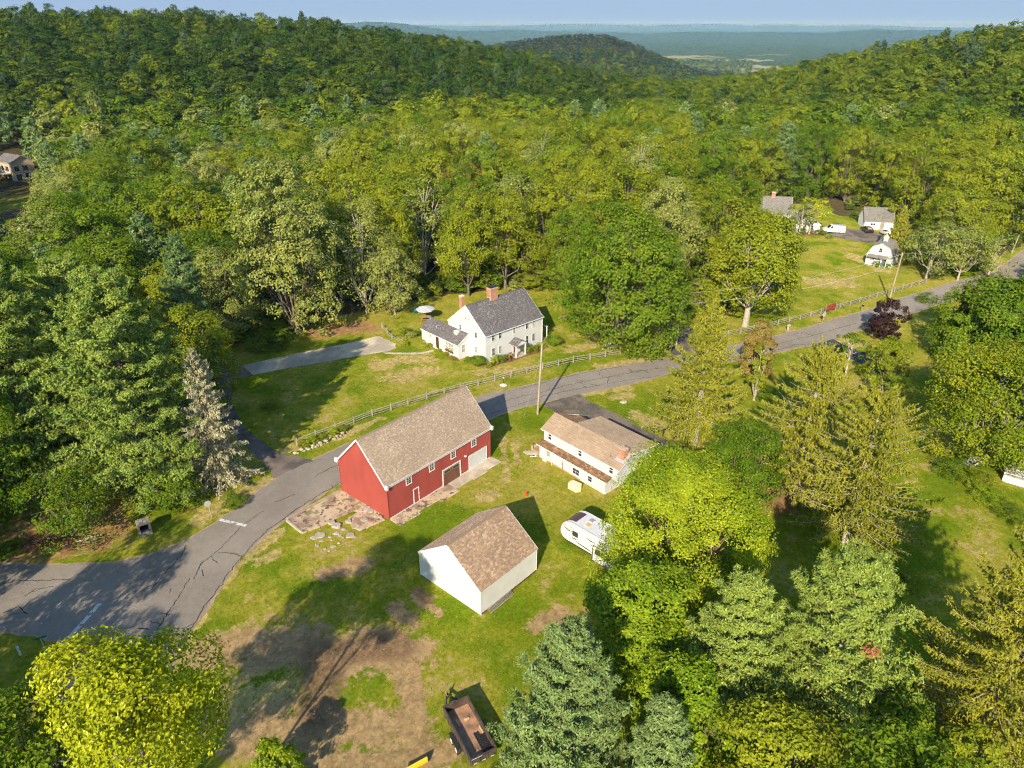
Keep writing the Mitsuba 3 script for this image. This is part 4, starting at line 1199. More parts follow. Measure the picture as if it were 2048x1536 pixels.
def gable_house(t, M, L, W, eave, ridge, wall_m, roof_m, trim_m, over=.3, rake=.3, exp=.14, lap=.014, board=.14, course=.16, fascia=.2, ridge_y=None, roof_thick=.12, smooth_wall=False, ridge_cap=True, base=0.0):
    """Walls (four lapped sides), two roof slopes laid in courses, rake and eave trim. Ridge along x."""
    ym = W / 2 if ridge_y is None else ridge_y
    gable = lambda a: [(0, base), (W, base), (W, eave), (ym, ridge - .05), (0, eave)]
    w = MB(M)
    lp = lap if not smooth_wall else .003
    bd = board if not smooth_wall else 50
    w.lapped([(0, base), (L, base), (L, eave), (0, eave)], [0, 0, 0], X, Z, bd, lp)
    w.lapped([(0, base), (L, base), (L, eave), (0, eave)], [L, W, 0], -X, Z, bd, lp)
    w.lapped([(-y, z) for y, z in gable(0)], [0, 0, 0], -Y, Z, bd, lp)
    w.lapped(gable(0), [L, 0, 0], Y, Z, bd, lp)
    w.build(t, 'wall', wall_m)
    r = None
    for side in (0, 1):
        run = ym if side == 0 else W - ym
        rise = ridge - eave
        s = math.hypot(run, rise)
        up = np.array([0, (run if side == 0 else -run) / s, rise / s])
        y0 = 0 if side == 0 else W
        e1 = X if side == 0 else -X
        O = np.array([-rake if side == 0 else L + rake, y0, eave + .02]) - up * over
        full = s + over
        mb = MB(M)
        mb.lapped([(0, 0), (L + 2 * rake, 0), (L + 2 * rake, full), (0, full)], O, e1, up, course, .018)
        nrm = np.cross(e1, up)
        a, b = O - nrm * .005, O + e1 * (L + 2 * rake) - nrm * .005
        c, d = b + up * full, a + up * full
        lo = nrm * -roof_thick * .5
        mb.quad(a + lo, d + lo, c + lo, b + lo)
        k = mb.build(t, 'roof', roof_m)
        if r is None: r = k
        f = MB(M)
        f.beam(O - nrm * .07 + e1 * .0 + up * .02, O + e1 * (L + 2 * rake) - nrm * .07 + up * .02, fascia, .05, up=np.cross(e1, Z))
        f.build(t, 'fascia', trim_m)
        for end in (0, 1):
            q = O + e1 * (.028 if end == 0 else L + 2 * rake - .028) - nrm * .085
            g = MB(M)
            g.beam(q + up * .03, q + up * (full - .03), .05, .20, up=nrm)
            g.build(t, 'rake_board', trim_m)
    if ridge_cap:
        c = MB(M)
        n = int(L / .3)
        for i in range(n + 2):
            x0 = -rake + i * (L + 2 * rake) / (n + 2)
            x1 = x0 + (L + 2 * rake) / (n + 2) - .01
            z = ridge + .055
            q = .16
            c.quad([x0, ym - q, z - q * .8], [x1, ym - q, z - q * .8 + .012], [x1, ym, z + .012], [x0, ym, z])
            c.quad([x0, ym, z], [x1, ym, z + .012], [x1, ym + q, z - q * .8 + .012], [x0, ym + q, z - q * .8])
        c.build(t, 'ridge_cap', roof_m)
    return r


# --- red barn
t = thing('red_barn', 'long red barn with white trim and brown shingled roof beside the road', 'barn')
L, W, EV, RG = 16.97, 8.5, 4.62, 9.0
gable_house(t, BARN, L, W, EV, RG, 'red_paint', 'roof_tan', 'white_trim', over=.32, rake=.28, fascia=.26)
b = MB(BARN)
b.box(.03, L - .03, -.045, -.016, 0, .17)
b.build(t, 'base_board', 'white_trim')
b = MB(BARN)
for x, y in ((0, 0), (L, 0), (0, W), (L, W)):
    b.box(x - .05, x + .05, y - .05, y + .05, .0, EV - .05)
b.build(t, 'corner_board', 'red_paint')
for x in (-.26, L + .02):
    for y in (-.38, W - .02):
        m = MB(BARN)
        m.box(x, x + .24, y, y + .42, EV - .42, EV - .02)
        m.hexa([[x - .03, y - .03, EV - .02], [x + .27, y - .03, EV - .02], [x + .27, y + .45, EV - .02], [x - .03, y + .45, EV - .02]], [[x - .03, y - .03, EV + .05], [x + .27, y - .03, EV + .05], [x + .27, y + .45, EV + .05], [x - .03, y + .45, EV + .05]])
        m.build(t, 'cornice_return', 'white_trim')
for x in (2.88, 6.47, 10.05, 13.65):
    window(t, BARN, [x, -.014, 3.25], X, .66, 1.02, -Y, fw=.10, mun=(2, 4))
m = MB(BARN)
for a in ((3.72, 3.84, 0, 2.12), (4.52, 4.64, 0, 2.12), (3.72, 4.64, 2.0, 2.13)):
    m.box(a[0], a[1], -.06, -.012, a[2] + .01, a[3])
k = m.build(t, 'door', 'white_trim', label='narrow red side door in a white frame')
MB(BARN).box(3.84, 4.52, -.035, -.015, .06, 2.0).build(k, 'leaf', 'red_paint')
m = MB(BARN)
for a in ((8.42, 8.56, 0, 2.3), (11.36, 11.56, 0, 2.3), (8.42, 11.56, 2.2, 2.34)):
    m.box(a[0], a[1], -.09, -.012, a[2] + .01, a[3])
k = m.build(t, 'barn_door', 'white_trim', label='brown plank double door with window strips in a white frame')
for i in range(14):
    x0 = 8.57 + i * 2.78 / 14
    MB(BARN).box(x0 + .004, x0 + 2.78 / 14 - .004, -.06 - .004 * (i % 2), -.02, .05, 2.2).build(k, 'plank', 'brown_wood')
for x0 in (8.75, 10.2):
    window(t, BARN, [x0, -.064, 1.72], X, .98, .34, -Y, fw=.04, mun=(4, 1), out=.03, sill=False, frame_m='grey_wood')
m = MB(BARN)
for a in ((12.98, 13.1, 0, 2.13), (16.18, 16.3, 0, 2.13), (12.98, 16.3, 2.02, 2.15)):
    m.box(a[0], a[1], -.07, -.012, a[2] + .01, a[3])
k = m.build(t, 'garage_door', 'white_trim', label='white panelled garage door near the far end')
for i in range(4):
    z0 = .04 + i * .495
    pm = MB(BARN)
    pm.box(13.11, 16.17, -.04, -.016, z0, z0 + .485)
    for j in range(4):
        pm.box(13.24 + j * .75, 13.82 + j * .75, -.05, -.039, z0 + .1, z0 + .39)
    pm.build(k, 'panel', 'white_paint')
m = MB(BARN)
m.cyl([12.35, -.015, 2.5], [12.35, -.06, 2.5], .07, 10)
m.mesh(blob([12.27, -.14, 2.5], [.08, .11, .09], 1, .02))
m.mesh(blob([12.45, -.14, 2.5], [.08, .11, .09], 2, .02))
m.build(t, 'flood_light', 'white_trim', smooth=40)

# --- white garage in the foreground
GAR = frame(-2.93, 50.51, 5.42, 6.12)
t = thing('white_garage', 'white stuccoed garage with a brown shingled gable roof in the yard', 'garage')
gable_house(t, GAR, 8.17, 8.47, 2.98, 6.1, 'white_stucco', 'roof_brown', 'white_trim', over=.15, rake=.1, fascia=.12, smooth_wall=True, course=.17)
MB(GAR).box(.05, 8.17, -.035, -.008, .0, .2).build(t, 'base_board', 'brown_wood', label='worn brown board along the foot of the side wall')
b = MB(GAR)
b.box(-.03, .05, -.03, .05, 0, 2.9); b.box(8.1, 8.2, -.03, .05, 0, 2.9); b.box(-.03, .05, 8.4, 8.5, 0, 2.9)
b.build(t, 'corner_board', 'white_trim')
t = thing('metal_ramp', 'grey grated metal ramp leaning along the foot of the white garage', 'ramp')
P = frame(-2.93, 50.51, 5.42, 6.12)
m = MB(P)
a, b_ = np.array([.7, -.55, .05]), np.array([4.15, -.5, .05])
m.beam(a, b_, .05, .08); m.beam(a + [0, .38, .28], b_ + [0, .38, .28], .05, .08)
m.build(t, 'rail', 'grey_wood')
m = MB(P)
for i in range(22):
    q = a + (b_ - a) * (i + .5) / 22
    m.beam(q, q + np.array([0, .38, .28]), .09, .025, up=X)
m.build(t, 'rung', 'grey_stone', kind='stuff')

# --- white colonial house
COL = frame(-4.28, 106.22, .735, .678)
t = thing('colonial_house', 'large white colonial house with dark roof and two brick chimneys', 'house')
L, W, EV, RG = 12.95, 9.66, 5.05, 8.95
gable_house(t, COL, L, W, EV, RG, 'white_paint', 'roof_grey', 'white_trim', over=.28, rake=.12, fascia=.18, board=.12)
for x, pn_ in ((1.36, 0), (2.83, 0), (5.93, 1), (8.98, 0), (10.5, 1)):
    window(t, COL, [x, -.014, 3.72], X, .56, 1.18, -Y, fw=.07, mun=(2, 2), pane='blind_glass' if pn_ else 'glass_dark')
for x, pn_ in ((1.36, 0), (2.85, 1), (8.98, 0), (10.52, 0)):
    window(t, COL, [x, -.014, 1.08], X, .56, 1.3, -Y, fw=.07, mun=(2, 2), pane='blind_glass' if pn_ else 'glass_dark')
for y, z, w, h, pn_ in ((2.62, 4.0, .52, .9, 0), (2.62, 1.3, .5, 1.1, 1), (6.6, 4.2, .42, .85, 0)):
    window(t, COL, [-.014, y, z], -Y, w, h, -X, fw=.07, mun=(2, 2), pane='blind_glass' if pn_ else 'glass_dark')
for y in (5.06, 4.32):
    window(t, COL, [-.014, y, 6.55], -Y, .48, .42, -X, fw=.04, mun=(3, 2), name='attic_window', mw=.06)
def chimney(t, M, x0, x1, y0, y1, z0, z1, cap=True, white_top=False, name='chimney'):
    m = MB(M)
    m.box(x0, x1, y0, y1, z0, z1)
    m.box(x0 - .07, x1 + .07, y0 - .07, y1 + .07, z1 - .28, z1 - .1)
    k = m.build(t, name, 'brick')
    c = MB(M)
    c.box(x0 - .04, x1 + .04, y0 - .04, y1 + .04, z1 + .003, z1 + .09)
    c.build(k, 'cap', 'white_paint' if white_top else 'concrete')
    if cap:
        c = MB(M)
        c.box(x0 + .1, x1 - .1, y0 + .1, y1 - .1, z1 + .092, z1 + .26)
        c.box(x0 - .02, x1 + .02, y0 - .02, y1 + .02, z1 + .262, z1 + .33)
        c.build(k, 'hood', 'black_steel')
    return k
chimney(t, COL, 5.0, 6.55, 4.3, 5.35, 8.3, 10.6)
chimney(t, COL, .1, .72, 6.0, 6.6, 7.0, 10.05, cap=False, white_top=True)
# wing at the left gable: low gabled roof running back
w = MB(COL)
wl, y0, y1, we, wt = -2.15, 4.4, 14.6, 2.72, 4.1
w.lapped([(wl, 0), (-.02, 0), (-.02, wt - .1), (wl, we)], [0, y0, 0], X, Z, .12, .012)
w.lapped([(-y1, 0), (-y0, 0), (-y0, we), (-y1, we)], [wl, 0, 0], -Y, Z, .12, .012)
w.lapped([(-2.2, 0), (-wl, 0), (-wl, we), (0, wt - .1), (-2.2, we)], [0, y1, 0], -X, Z, .12, .012)
w.lapped([(W, 0), (y1, 0), (y1, we), (W, we)], [2.2, 0, 0], Y, Z, .12, .012)
w.build(t, 'wing_wall', 'white_paint')
sl = math.hypot(2.15, wt - we)
up = np.array([2.15 / sl, 0, (wt - we) / sl])
r = MB(COL)
O = np.array([wl, y1 + .15, we + .02]) - up * .25
r.lapped([(0, 0), (y1 - y0 + .3, 0), (y1 - y0 + .3, sl + .25), (0, sl + .25)], O, -Y, up, .16, .016)
up2 = np.array([-up[0], 0, up[2]])
r.lapped([(0, 0), (y1 - W + .1, 0), (y1 - W + .1, sl + .25), (0, sl + .25)], np.array([2.2, W + .05, we + .02]) - up2 * .25, Y, up2, .16, .016)
k = r.build(t, 'wing_roof', 'roof_grey')
m = MB(COL)
m.beam(O + [.02, 0, -.08], O + np.array([.02, -(y1 - y0 + .3), -.08]), .05, .16)
q = O + np.array([0, -(y1 - y0 + .28), -.06])
m.beam(q, q + up * (sl + .2), .05, .16)
m.build(k, 'fascia', 'white_trim')
m = MB(COL)
m.box(-1.0, -.3, 6.2, 7.0, 3.2, 4.1)
m.build(k, 'roof_vent_box', 'white_paint')
MB(COL).cyl([-1.2, 11.5, 3.2], [-1.2, 11.5, 3.65], .06).build(k, 'vent_pipe', 'white_trim')
window(t, COL, [wl - .012, y0 + 7.9, 1.75], -Y, .5, .75, -X, fw=.06, mun=(2, 2), pane='blind_glass')
window(t, COL, [wl - .012, y0 + 6.0, .35], -Y, .62, 1.9, -X, fw=.07, mun=(1, 4), name='side_door', sill=False, frame_m='brown_wood')
window(t, COL, [.62 + wl, y0 - .012, 1.1], X, .7, 1.3, -Y, fw=.07, mun=(2, 2), pane='blind_glass')
bw = window(t, COL, [wl - .012, y0 + 3.3, 1.15], -Y, 2.0, 1.1, -X, fw=.08, mun=(8, 4), name='bay_window', mw=.07)
m = MB(COL)
for y in (y0 + 3.62, y0 + 1.1):
    for i in range(5):
        m.box(wl - .05, wl - .015, y - .02, y + .02, 1.1 + i * .25, 1.25 + i * .25)
m.build(bw, 'trellis', 'grey_wood')
m = MB(COL)
m.box(wl - .30, wl - .1, y0 + 1.3, y0 + 3.3, .72, .95)
k = m.build(t, 'window_box', 'brown_wood')
mb = MB(COL)
v, f, u = leaves(np.c_[rng.uniform(wl - .3, wl - .1, 160), rng.uniform(y0 + 1.3, y0 + 3.3, 160), rng.uniform(.93, 1.2, 160)], rng.normal(0, 1, (160, 3)) + Z, .13, rng)
mb.add(v, f, u).build(k, 'flowers', 'leaf_olive')
# portico
m = MB(COL)
px0, px1, py = 5.35, 7.45, -1.55
for x in (px0, px1):
    m.box(x - .09, x + .09, py - .09, py + .09, .12, 2.05)
m.box(px0 - .15, px1 + .15, py - .12, py + .12, 2.052, 2.22); m.box(px0 - .12, px0 + .12, py + .125, -.02, 2.052, 2.22); m.box(px1 - .12, px1 + .12, py + .125, -.02, 2.052, 2.22)
k = m.build(t, 'portico', 'white_trim')
m = MB(COL)
m.box(px0 - .2, px1 + .2, py - .25, -.03, 0, .13)
m.build(k, 'step', 'pale_stone')
m = MB(COL)
xm, zr = (px0 + px1) / 2, 3.0
for s, xa in ((1, px0 - .35), (-1, px1 + .35)):
    d = np.array([xm - xa, 0, zr - 2.2]); dl = np.linalg.norm(d)
    e1 = -Y if s > 0 else Y
    O = np.array([xa, -.02 if s > 0 else py - .35, 2.24])
    m.lapped([(0, 0), (1.88, 0), (1.88, dl), (0, dl)], O, e1, d / dl, .15, .015)
m.build(k, 'roof', 'roof_grey')
m = MB(COL)
m.prism([(px0 - .2, 2.225), (px1 + .2, 2.225), (xm, zr - .12)], [0, py - .2, 0], X, Z, [0, .08, 0])
m.build(k, 'pediment', 'white_trim')
m = MB(COL)
m.box(6.05, 6.12, -.06, -.012, .14, 2.0); m.box(6.9, 6.97, -.06, -.012, .14, 2.0); m.box(6.05, 6.97, -.06, -.012, 2.0, 2.1)
k = m.build(t, 'front_door', 'white_trim')
MB(COL).box(6.12, 6.9, -.04, -.014, .16, 1.99).build(k, 'leaf', 'brown_wood')
m = MB(COL)
a = np.linspace(0, 2 * np.pi, 17)
m.tube(np.c_[6.51 + .17 * np.cos(a), a * 0 - .08, 1.5 + .17 * np.sin(a)], .045, 6)
m.build(k, 'wreath', 'leaf_rust')
# side porch at the right gable
m = MB(COL)
for y in (.6, 2.9):
    m.box(L + 1.75, L + 1.9, y, y + .15, .1, 2.3)
m.box(L + 1.72, L + 1.93, .5, 3.15, 2.302, 2.45)
k = m.build(t, 'side_porch', 'white_trim')
MB(COL).box(L + .02, L + 2.0, .4, 3.2, 0, .1).build(k, 'floor', 'concrete')
m = MB(COL)
O = np.array([L + 2.15, .35, 2.46]); d = np.array([-2.13, 0, .72]); dl = np.linalg.norm(d)
m.lapped([(0, 0), (2.95, 0), (2.95, dl), (0, dl)], O, Y, d / dl, .16, .015)
m.build(k, 'roof', 'roof_grey')
m = MB(COL)
m.beam([-.1, -.34, EV - .12], [L + .1, -.34, EV - .12], .10, .10)
m.tube([[L - .1, -.32, EV - .2], [L - .05, -.06, EV - .5], [L - .05, -.06, .2]], .045, 6)
m.build(t, 'gutter', 'white_trim')

# --- tan roofed house
TAN = frame(3.55, 78.24, .666, -.746)
t = thing('tan_roofed_house', 'white sided split level house with a flat tan roof and brown skirt roof', 'house')
w = MB(TAN)
LT, WT = 12.6, 7.2
w.lapped([(0, 0), (LT - 1.4, 0), (LT - 1.4, 1.98), (0, 1.98)], [0, 0, 0], X, Z, .13, .012)
w.lapped([(-WT, 0), (0, 0), (0, 1.98), (-WT, 1.98)], [0, 0, 0], -Y, Z, .13, .012)
w.lapped([(0, 0), (WT, 0), (WT, 1.98), (0, 1.98)], [LT - 1.4, 0, 0], Y, Z, .13, .012)
w.lapped([(-LT + 1.4, 0), (0, 0), (0, 1.98), (-LT + 1.4, 1.98)], [0, WT, 0], -X, Z, .13, .012)
w.build(t, 'lower_wall', 'white_paint')
w = MB(TAN)
w.lapped([(.02, 2.1), (LT - .2, 2.1), (LT - .2, 4.02), (.02, 4.02)], [0, .72, 0], X, Z, .13, .012)
w.lapped([(-WT, 2.1), (-.72, 2.1), (-.72, 4.0), (-2.9, 5.2), (-WT, 3.6)], [.02, 0, 0], -Y, Z, .13, .012)
w.lapped([(.72, 2.1), (WT, 2.1), (WT, 4.62), (2.9, 5.2), (.72, 4.0)], [LT - .2, 0, 0], Y, Z, .13, .012)
w.lapped([(-LT + .2, 2.0), (-3.7, 2.0), (-3.7, 4.62), (-LT + .2, 4.62)], [0, WT - .02, 0], -X, Z, .13, .012)
w.lapped([(4.0, 2.0), (WT, 2.0), (WT, 4.62), (4.0, 4.95)], [3.7, 0, 0], Y, Z, .13, .012)
w.build(t, 'upper_wall', 'white_paint')
r = MB(TAN)
O = np.array([-.3, .42, 3.92]); d = np.array([0, 2.9 - .42, 5.34 - 3.92]); dl = np.linalg.norm(d)
r.lapped([(0, 0), (LT + .45, 0), (LT + .45, dl), (0, dl)], O, X, d / dl, .2, .008)
r.quad(O - [0, 0, .1], O + [0, d[1], d[2] - .1], O + [LT + .45, d[1], d[2] - .1], O + [LT + .45, 0, -.1])
r.build(t, 'roof', 'roof_plain')
r = MB(TAN)
O2 = np.array([LT + .15, WT + .3, 4.66]); d2 = np.array([0, 2.9 - WT - .3, 5.34 - 4.66]); dl2 = np.linalg.norm(d2)
r.lapped([(0, 0), (LT + .15 - 3.45, 0), (LT + .15 - 3.45, dl2), (0, dl2)], O2, -X, d2 / dl2, .2, .008)
r.quad(O2 - [0, 0, .1], O2 + [0, d2[1], d2[2] - .1], O2 + [-LT + 3.3, d2[1], d2[2] - .1], O2 + [-LT + 3.3, 0, -.1])
r.build(t, 'dormer_roof', 'roof_plain', label='nearly flat tan rear part of the roof')
r = MB(TAN)
O3 = np.array([3.44, WT + .2, 3.3]); d3 = np.array([0, 2.9 - WT - .2, 5.34 - 3.3]); dl3 = np.linalg.norm(d3)
r.lapped([(0, 0), (3.75, 0), (3.75, dl3), (0, dl3)], O3, -X, d3 / dl3, .17, .014)
r.build(t, 'rear_roof', 'roof_skirt', label='steep brown shingled rear slope at the left end')
m = MB(TAN)
m.beam(O + [0, .02, -.09], O + [LT + .45, .02, -.09], .05, .15)
m.beam(O + [.02, 0, -.1], O + [.02, d[1], d[2] - .1], .05, .15); m.beam(O + [LT + .43, 0, -.1], O + [LT + .43, d[1], d[2] - .1], .05, .18)
m.beam(O2 + [-.02, 0, -.1], O2 + [-.02, d2[1], d2[2] - .1], .05, .18); m.beam(O2 + [0, .0, -.09], O2 + [-LT + 3.3, 0, -.09], .05, .15)
m.build(t, 'trim', 'white_trim')
r = MB(TAN)
ds = np.array([0, 1.0, .38]); dn = np.linalg.norm(ds)
r.lapped([(0, 0), (LT - .7, 0), (LT - .7, dn), (0, dn)], [-.35, -.28, 1.93], X, ds / dn, .2, .016)
r.quad([-.35, -.28, 1.9], [-.35, .72, 2.28], [LT - 1.05, .72, 2.28], [LT - 1.05, -.28, 1.9])
r.lapped([(0, 0), (3.4, 0), (3.4, .52), (0, .52)], [-.35, 3.1, 1.93], -Y, unit(np.array([.37, 0, .36])), .2, .016)
r.build(t, 'skirt_roof', 'roof_skirt')
MB(TAN).beam([-.36, -.29, 1.86], [LT - 1.05, -.29, 1.86], .05, .13).build(t, 'skirt_fascia', 'white_trim')
for x, w_, h_, z_ in ((1.3, .62, .72, .82), (5.95, 1.05, .78, .52), (8.5, .6, .7, .66)):
    window(t, TAN, [x, -.012, z_], X, w_, h_, -Y, fw=.06, mun=(1, 2) if w_ < 1 else (2, 2), pane='blind_glass' if x < 2 else 'glass_dark')
for x in (.86, 6.08, 11.08):
    window(t, TAN, [x, .708, 2.82], X, .54, .82, -Y, fw=.06, mun=(1, 2), mw=.05)
k = chimney(t, TAN, 11.55, 12.4, 1.55, 2.3, 4.6, 6.0, cap=False)
MB(TAN).cyl([11.97, 1.92, 6.09], [11.97, 1.92, 6.3], .17, 10).build(k, 'flue', 'brick')
m = MB(TAN)
m.hexa([[11.3, 1.2, 4.42], [12.65, 1.2, 4.42], [12.65, 2.6, 5.2], [11.3, 2.6, 5.2]], [[11.3, 1.2, 4.46], [12.65, 1.2, 4.46], [12.65, 2.6, 5.245], [11.3, 2.6, 5.245]])
m.build(k, 'flashing', 'alu')
for x, y in ((4.2, 2.3), (10.6, 1.2)):
    z = 3.92 + (y - .42) / 2.48 * 1.42
    MB(TAN).cyl([x, y, z], [x, y, z + .4], .06).build(t, 'vent_pipe', 'grey_stone')
m = MB(TAN)
m.box(4.12, 4.3, -.14, -.012, .7, 1.1); m.box(4.12, 4.26, -.1, -.012, .1, .5); m.tube([[4.2, -.05, .5], [4.2, -.05, .7]], .03, 5); m.tube([[4.2, -.05, 1.1], [4.16, -.04, 1.85]], .025, 5)
m.build(t, 'electric_meter', 'grey_stone')
MB(TAN).box(1.0, 7.2, -.03, -.013, -.01, .18).build(t, 'foundation', 'brick')
m = MB(TAN)
m.box(.9, 1.45, -.35, -.014, -.01, .55)
m.build(t, 'bulkhead', 'white_paint')
MB(TAN).cyl([2.45, -.22, 0], [2.45, -.22, .45], .07).build(t, 'vent_pipe', 'white_trim')
# deck and steps at the left end
tk = thing('entry_porch', 'small brown decked porch with steps at the left end of the tan roofed house', 'porch')
m = MB(TAN)
m.box(-1.55, -.02, .25, 2.6, 0, .42)
m.build(tk, 'deck', 'deck_wood')
m = MB(TAN)
m.box(-1.75, -1.56, .2, 2.8, 0, .75); m.box(-1.56, -.02, 2.62, 2.8, 0, .75)
m.build(tk, 'wall', 'concrete')
for i in range(3):
    MB(TAN).box(-1.35 - .42 * i, -.4 - .42 * i, -.35 - .28 * i, .2 - .28 * i, 0, .32 - .11 * i).build(tk, 'step', 'concrete')
m = MB(TAN)
m.box(-.8, -.05, -.45, -.34, 0, .06)
for x, y in ((-1.5, .3), (-.2, .3)):
    m.cyl([x, y, .42], [x, y, 1.25], .025, 6)
m.tube([[-1.5, .3, 1.25], [-.2, .3, 1.25]], .025, 6)
m.build(tk, 'handrail', 'black_steel')
MB(TAN).beam([-.15, -.2, .04], [-.75, -.95, .04], .14, .07).build(tk, 'downspout', 'white_trim')

# --- gambrel roofed barn beyond the field
GB = frame(82.04, 161.16, 4.22, -3.31)
t = thing('gambrel_barn', 'small white gambrel roofed barn with a cupola beyond the field', 'barn')
Wg, Dg = 5.7, 7.0
prof = [(-.25, 2.1), (.95, 4.45), (Wg / 2, 5.45), (Wg - .95, 4.45), (Wg + .25, 2.1)]
w = MB(GB)
face = [(0, 0), (Wg, 0), (Wg, 2.3), (Wg - .98, 4.35), (Wg / 2, 5.3), (.98, 4.35), (0, 2.3)]
w.lapped(face, [0, 0, 0], X, Z, .15, .012)
w.lapped([(-a, b) for a, b in face], [0, Dg, 0], -X, Z, .15, .012)
w.lapped([(-Dg, 0), (0, 0), (0, 2.3), (-Dg, 2.3)], [0, 0, 0], -Y, Z, .15, .012)
w.lapped([(0, 0), (Dg, 0), (Dg, 2.3), (0, 2.3)], [Wg, 0, 0], Y, Z, .15, .012)
w.build(t, 'wall', 'white_paint')
for (xa, za), (xb, zb), e in ((prof[0], prof[1], -1), (prof[1], prof[2], -1), (prof[4], prof[3], 1), (prof[3], prof[2], 1)):
    d = np.array([xb - xa, 0, zb - za]); dl = np.linalg.norm(d)
    m = MB(GB)
    if e < 0: m.lapped([(0, 0), (Dg + .4, 0), (Dg + .4, dl), (0, dl)], [xa, Dg + .2, za], -Y, d / dl, .2, .015)
    else: m.lapped([(0, 0), (Dg + .4, 0), (Dg + .4, dl), (0, dl)], [xa, -.2, za], Y, d / dl, .2, .015)
    m.build(t, 'roof', 'roof_far')
m = MB(GB)
for a, b_ in zip(prof[:-1], prof[1:]):
    m.beam([a[0], -.19, a[1] - .07], [b_[0], -.19, b_[1] - .07], .04, .14, up=[.01, -1, .02])
m.build(t, 'rake_board', 'white_trim')
window(t, GB, [2.45, -.012, 3.25], X, .6, .85, -Y, fw=.05, mun=(2, 2))
for x in (.95, 1.45):
    window(t, GB, [x, -.012, 1.15], X, .32, .5, -Y, fw=.05, mun=(2, 2))
m = MB(GB)
m.box(3.55, 4.35, -.05, -.012, .02, 1.85)
m.build(t, 'door', 'teal_door', label='dark green door under the small roof')
m = MB(GB)
ds = np.array([0, .95, .55]); dn = np.linalg.norm(ds)
m.lapped([(0, 0), (4.3, 0), (4.3, dn), (0, dn)], [.35, -.95, 2.0], X, ds / dn, .2, .015)
m.quad([.35, -.95, 1.96], [.35, -.01, 2.5], [4.65, -.01, 2.5], [4.65, -.95, 1.96])
k = m.build(t, 'porch_roof', 'roof_far')
m = MB(GB)
m.beam([3.4, -.85, 0], [3.4, -.85, 1.98], .12, .12, up=X); m.beam([4.55, -.85, 0], [4.55, -.85, 1.98], .12, .12, up=X)
m.build(k, 'post', 'white_trim')
m = MB(GB)
cx_, cy_ = Wg / 2, 2.6
m.box(cx_ - .45, cx_ + .45, cy_ - .45, cy_ + .45, 5.1, 6.1)
k = m.build(t, 'cupola', 'white_paint')
m = MB(GB)
for a, b_ in (((-.55, -.55), (.55, -.55)), ((.55, -.55), (.55, .55)), ((.55, .55), (-.55, .55)), ((-.55, .55), (-.55, -.55))):
    m.add([[cx_ + a[0], cy_ + a[1], 6.1], [cx_ + b_[0], cy_ + b_[1], 6.1], [cx_, cy_, 6.95]], [[0, 1, 2]])
m.build(k, 'roof', 'white_trim')

# --- far garage
FG = frame(95.51, 192.47, 6.6, -1.2)
t = thing('grey_roofed_garage', 'cream sided garage with a grey roof behind the parked black car', 'garage')
gable_house(t, FG, 7.4, 6.5, 2.35, 5.35, 'white_stucco', 'roof_far', 'grey_wood', over=.25, rake=.2, board=.15, ridge_cap=False)
for x in (1.62, 2.22):
    window(t, FG, [x, -.014, 1.2], X, .45, .5, -Y, fw=.05, mun=(1, 1))
MB(FG).box(4.0, 5.0, -.05, -.014, .02, 2.0).build(t, 'door', 'grey_wood')

# --- far white cape house
CAPE = frame(70.3, 199.6, .985, -.17)
t = thing('cape_house', 'far white cape house with grey roof, brick chimney and front wing', 'house')
gable_house(t, CAPE, 7.6, 7.6, 2.5, 6.6, 'white_paint', 'roof_far', 'white_trim', over=.3, rake=.15, board=.15, ridge_cap=False)
k = chimney(t, CAPE, 1.95, 2.95, 3.4, 4.2, 5.6, 7.7, cap=False, white_top=True)
MB(CAPE).box(3.4, 4.35, -.05, -.014, .1, 2.1).build(t, 'door', 'aqua_paint', label='pale blue front door')
window(t, CAPE, [2.2, -.014, .95], X, .7, 1.0, -Y, fw=.06, mun=(2, 2)); window(t, CAPE, [5.6, -.014, .95], X, .7, 1.0, -Y, fw=.06, mun=(2, 2))
# its wing, gable towards the field
WG = CAPE @ frame(13.2, -9.4, 0, 1)
w = MB(WG)
gable_house(t, WG, 8.4, 6.0, 2.35, 4.9, 'white_paint', 'roof_far', 'white_trim', over=.3, rake=.25, board=.15, ridge_cap=False)
window(t, WG, [-.014, 2.4, .9], -Y, .7, 1.0, -X, fw=.06, mun=(2, 2)); window(t, WG, [-.014, 4.3, .9], -Y, .7, 1.0, -X, fw=.06, mun=(2, 2))

# --- tan house at the left edge
LH = frame(*at(32, 366)[:2], -.86, .5)
lhz = float(terrain(*at(32, 366)[:2]))
LH[2, 3] = lhz - .3
t = thing('tan_house', 'tan sided house with tall windows at the left edge of the photo', 'house')
gable_house(t, LH @ frame(-.2, -7.5, 1, 0), 9, 7.5, 6.6, 8.6, 'tan_siding', 'roof_grey', 'grey_wood', over=.4, rake=.5, board=.2, ridge_cap=False)
for y, z, w_, h_ in ((1.5, .2, 2.3, 2.2), (5.0, .2, 1.8, 2.2), (2.2, 3.4, 1.9, 1.7), (5.2, 3.4, 1.6, 1.7)):
    window(t, LH @ frame(-.2, -7.5, 1, 0), [-.014, y + w_, z], -Y, w_, h_, -X, fw=.08, mun=(2, 1))
    window(t, LH @ frame(-.2, -7.5, 1, 0), [y, 7.514, z], -X * -1, w_, h_, Y, fw=.08, mun=(2, 1))
k = MB(LH @ frame(-.2, -7.5, 1, 0)).box(1, 6, 7.55, 9.6, 2.6, 2.8).build(t, 'balcony', 'grey_wood')

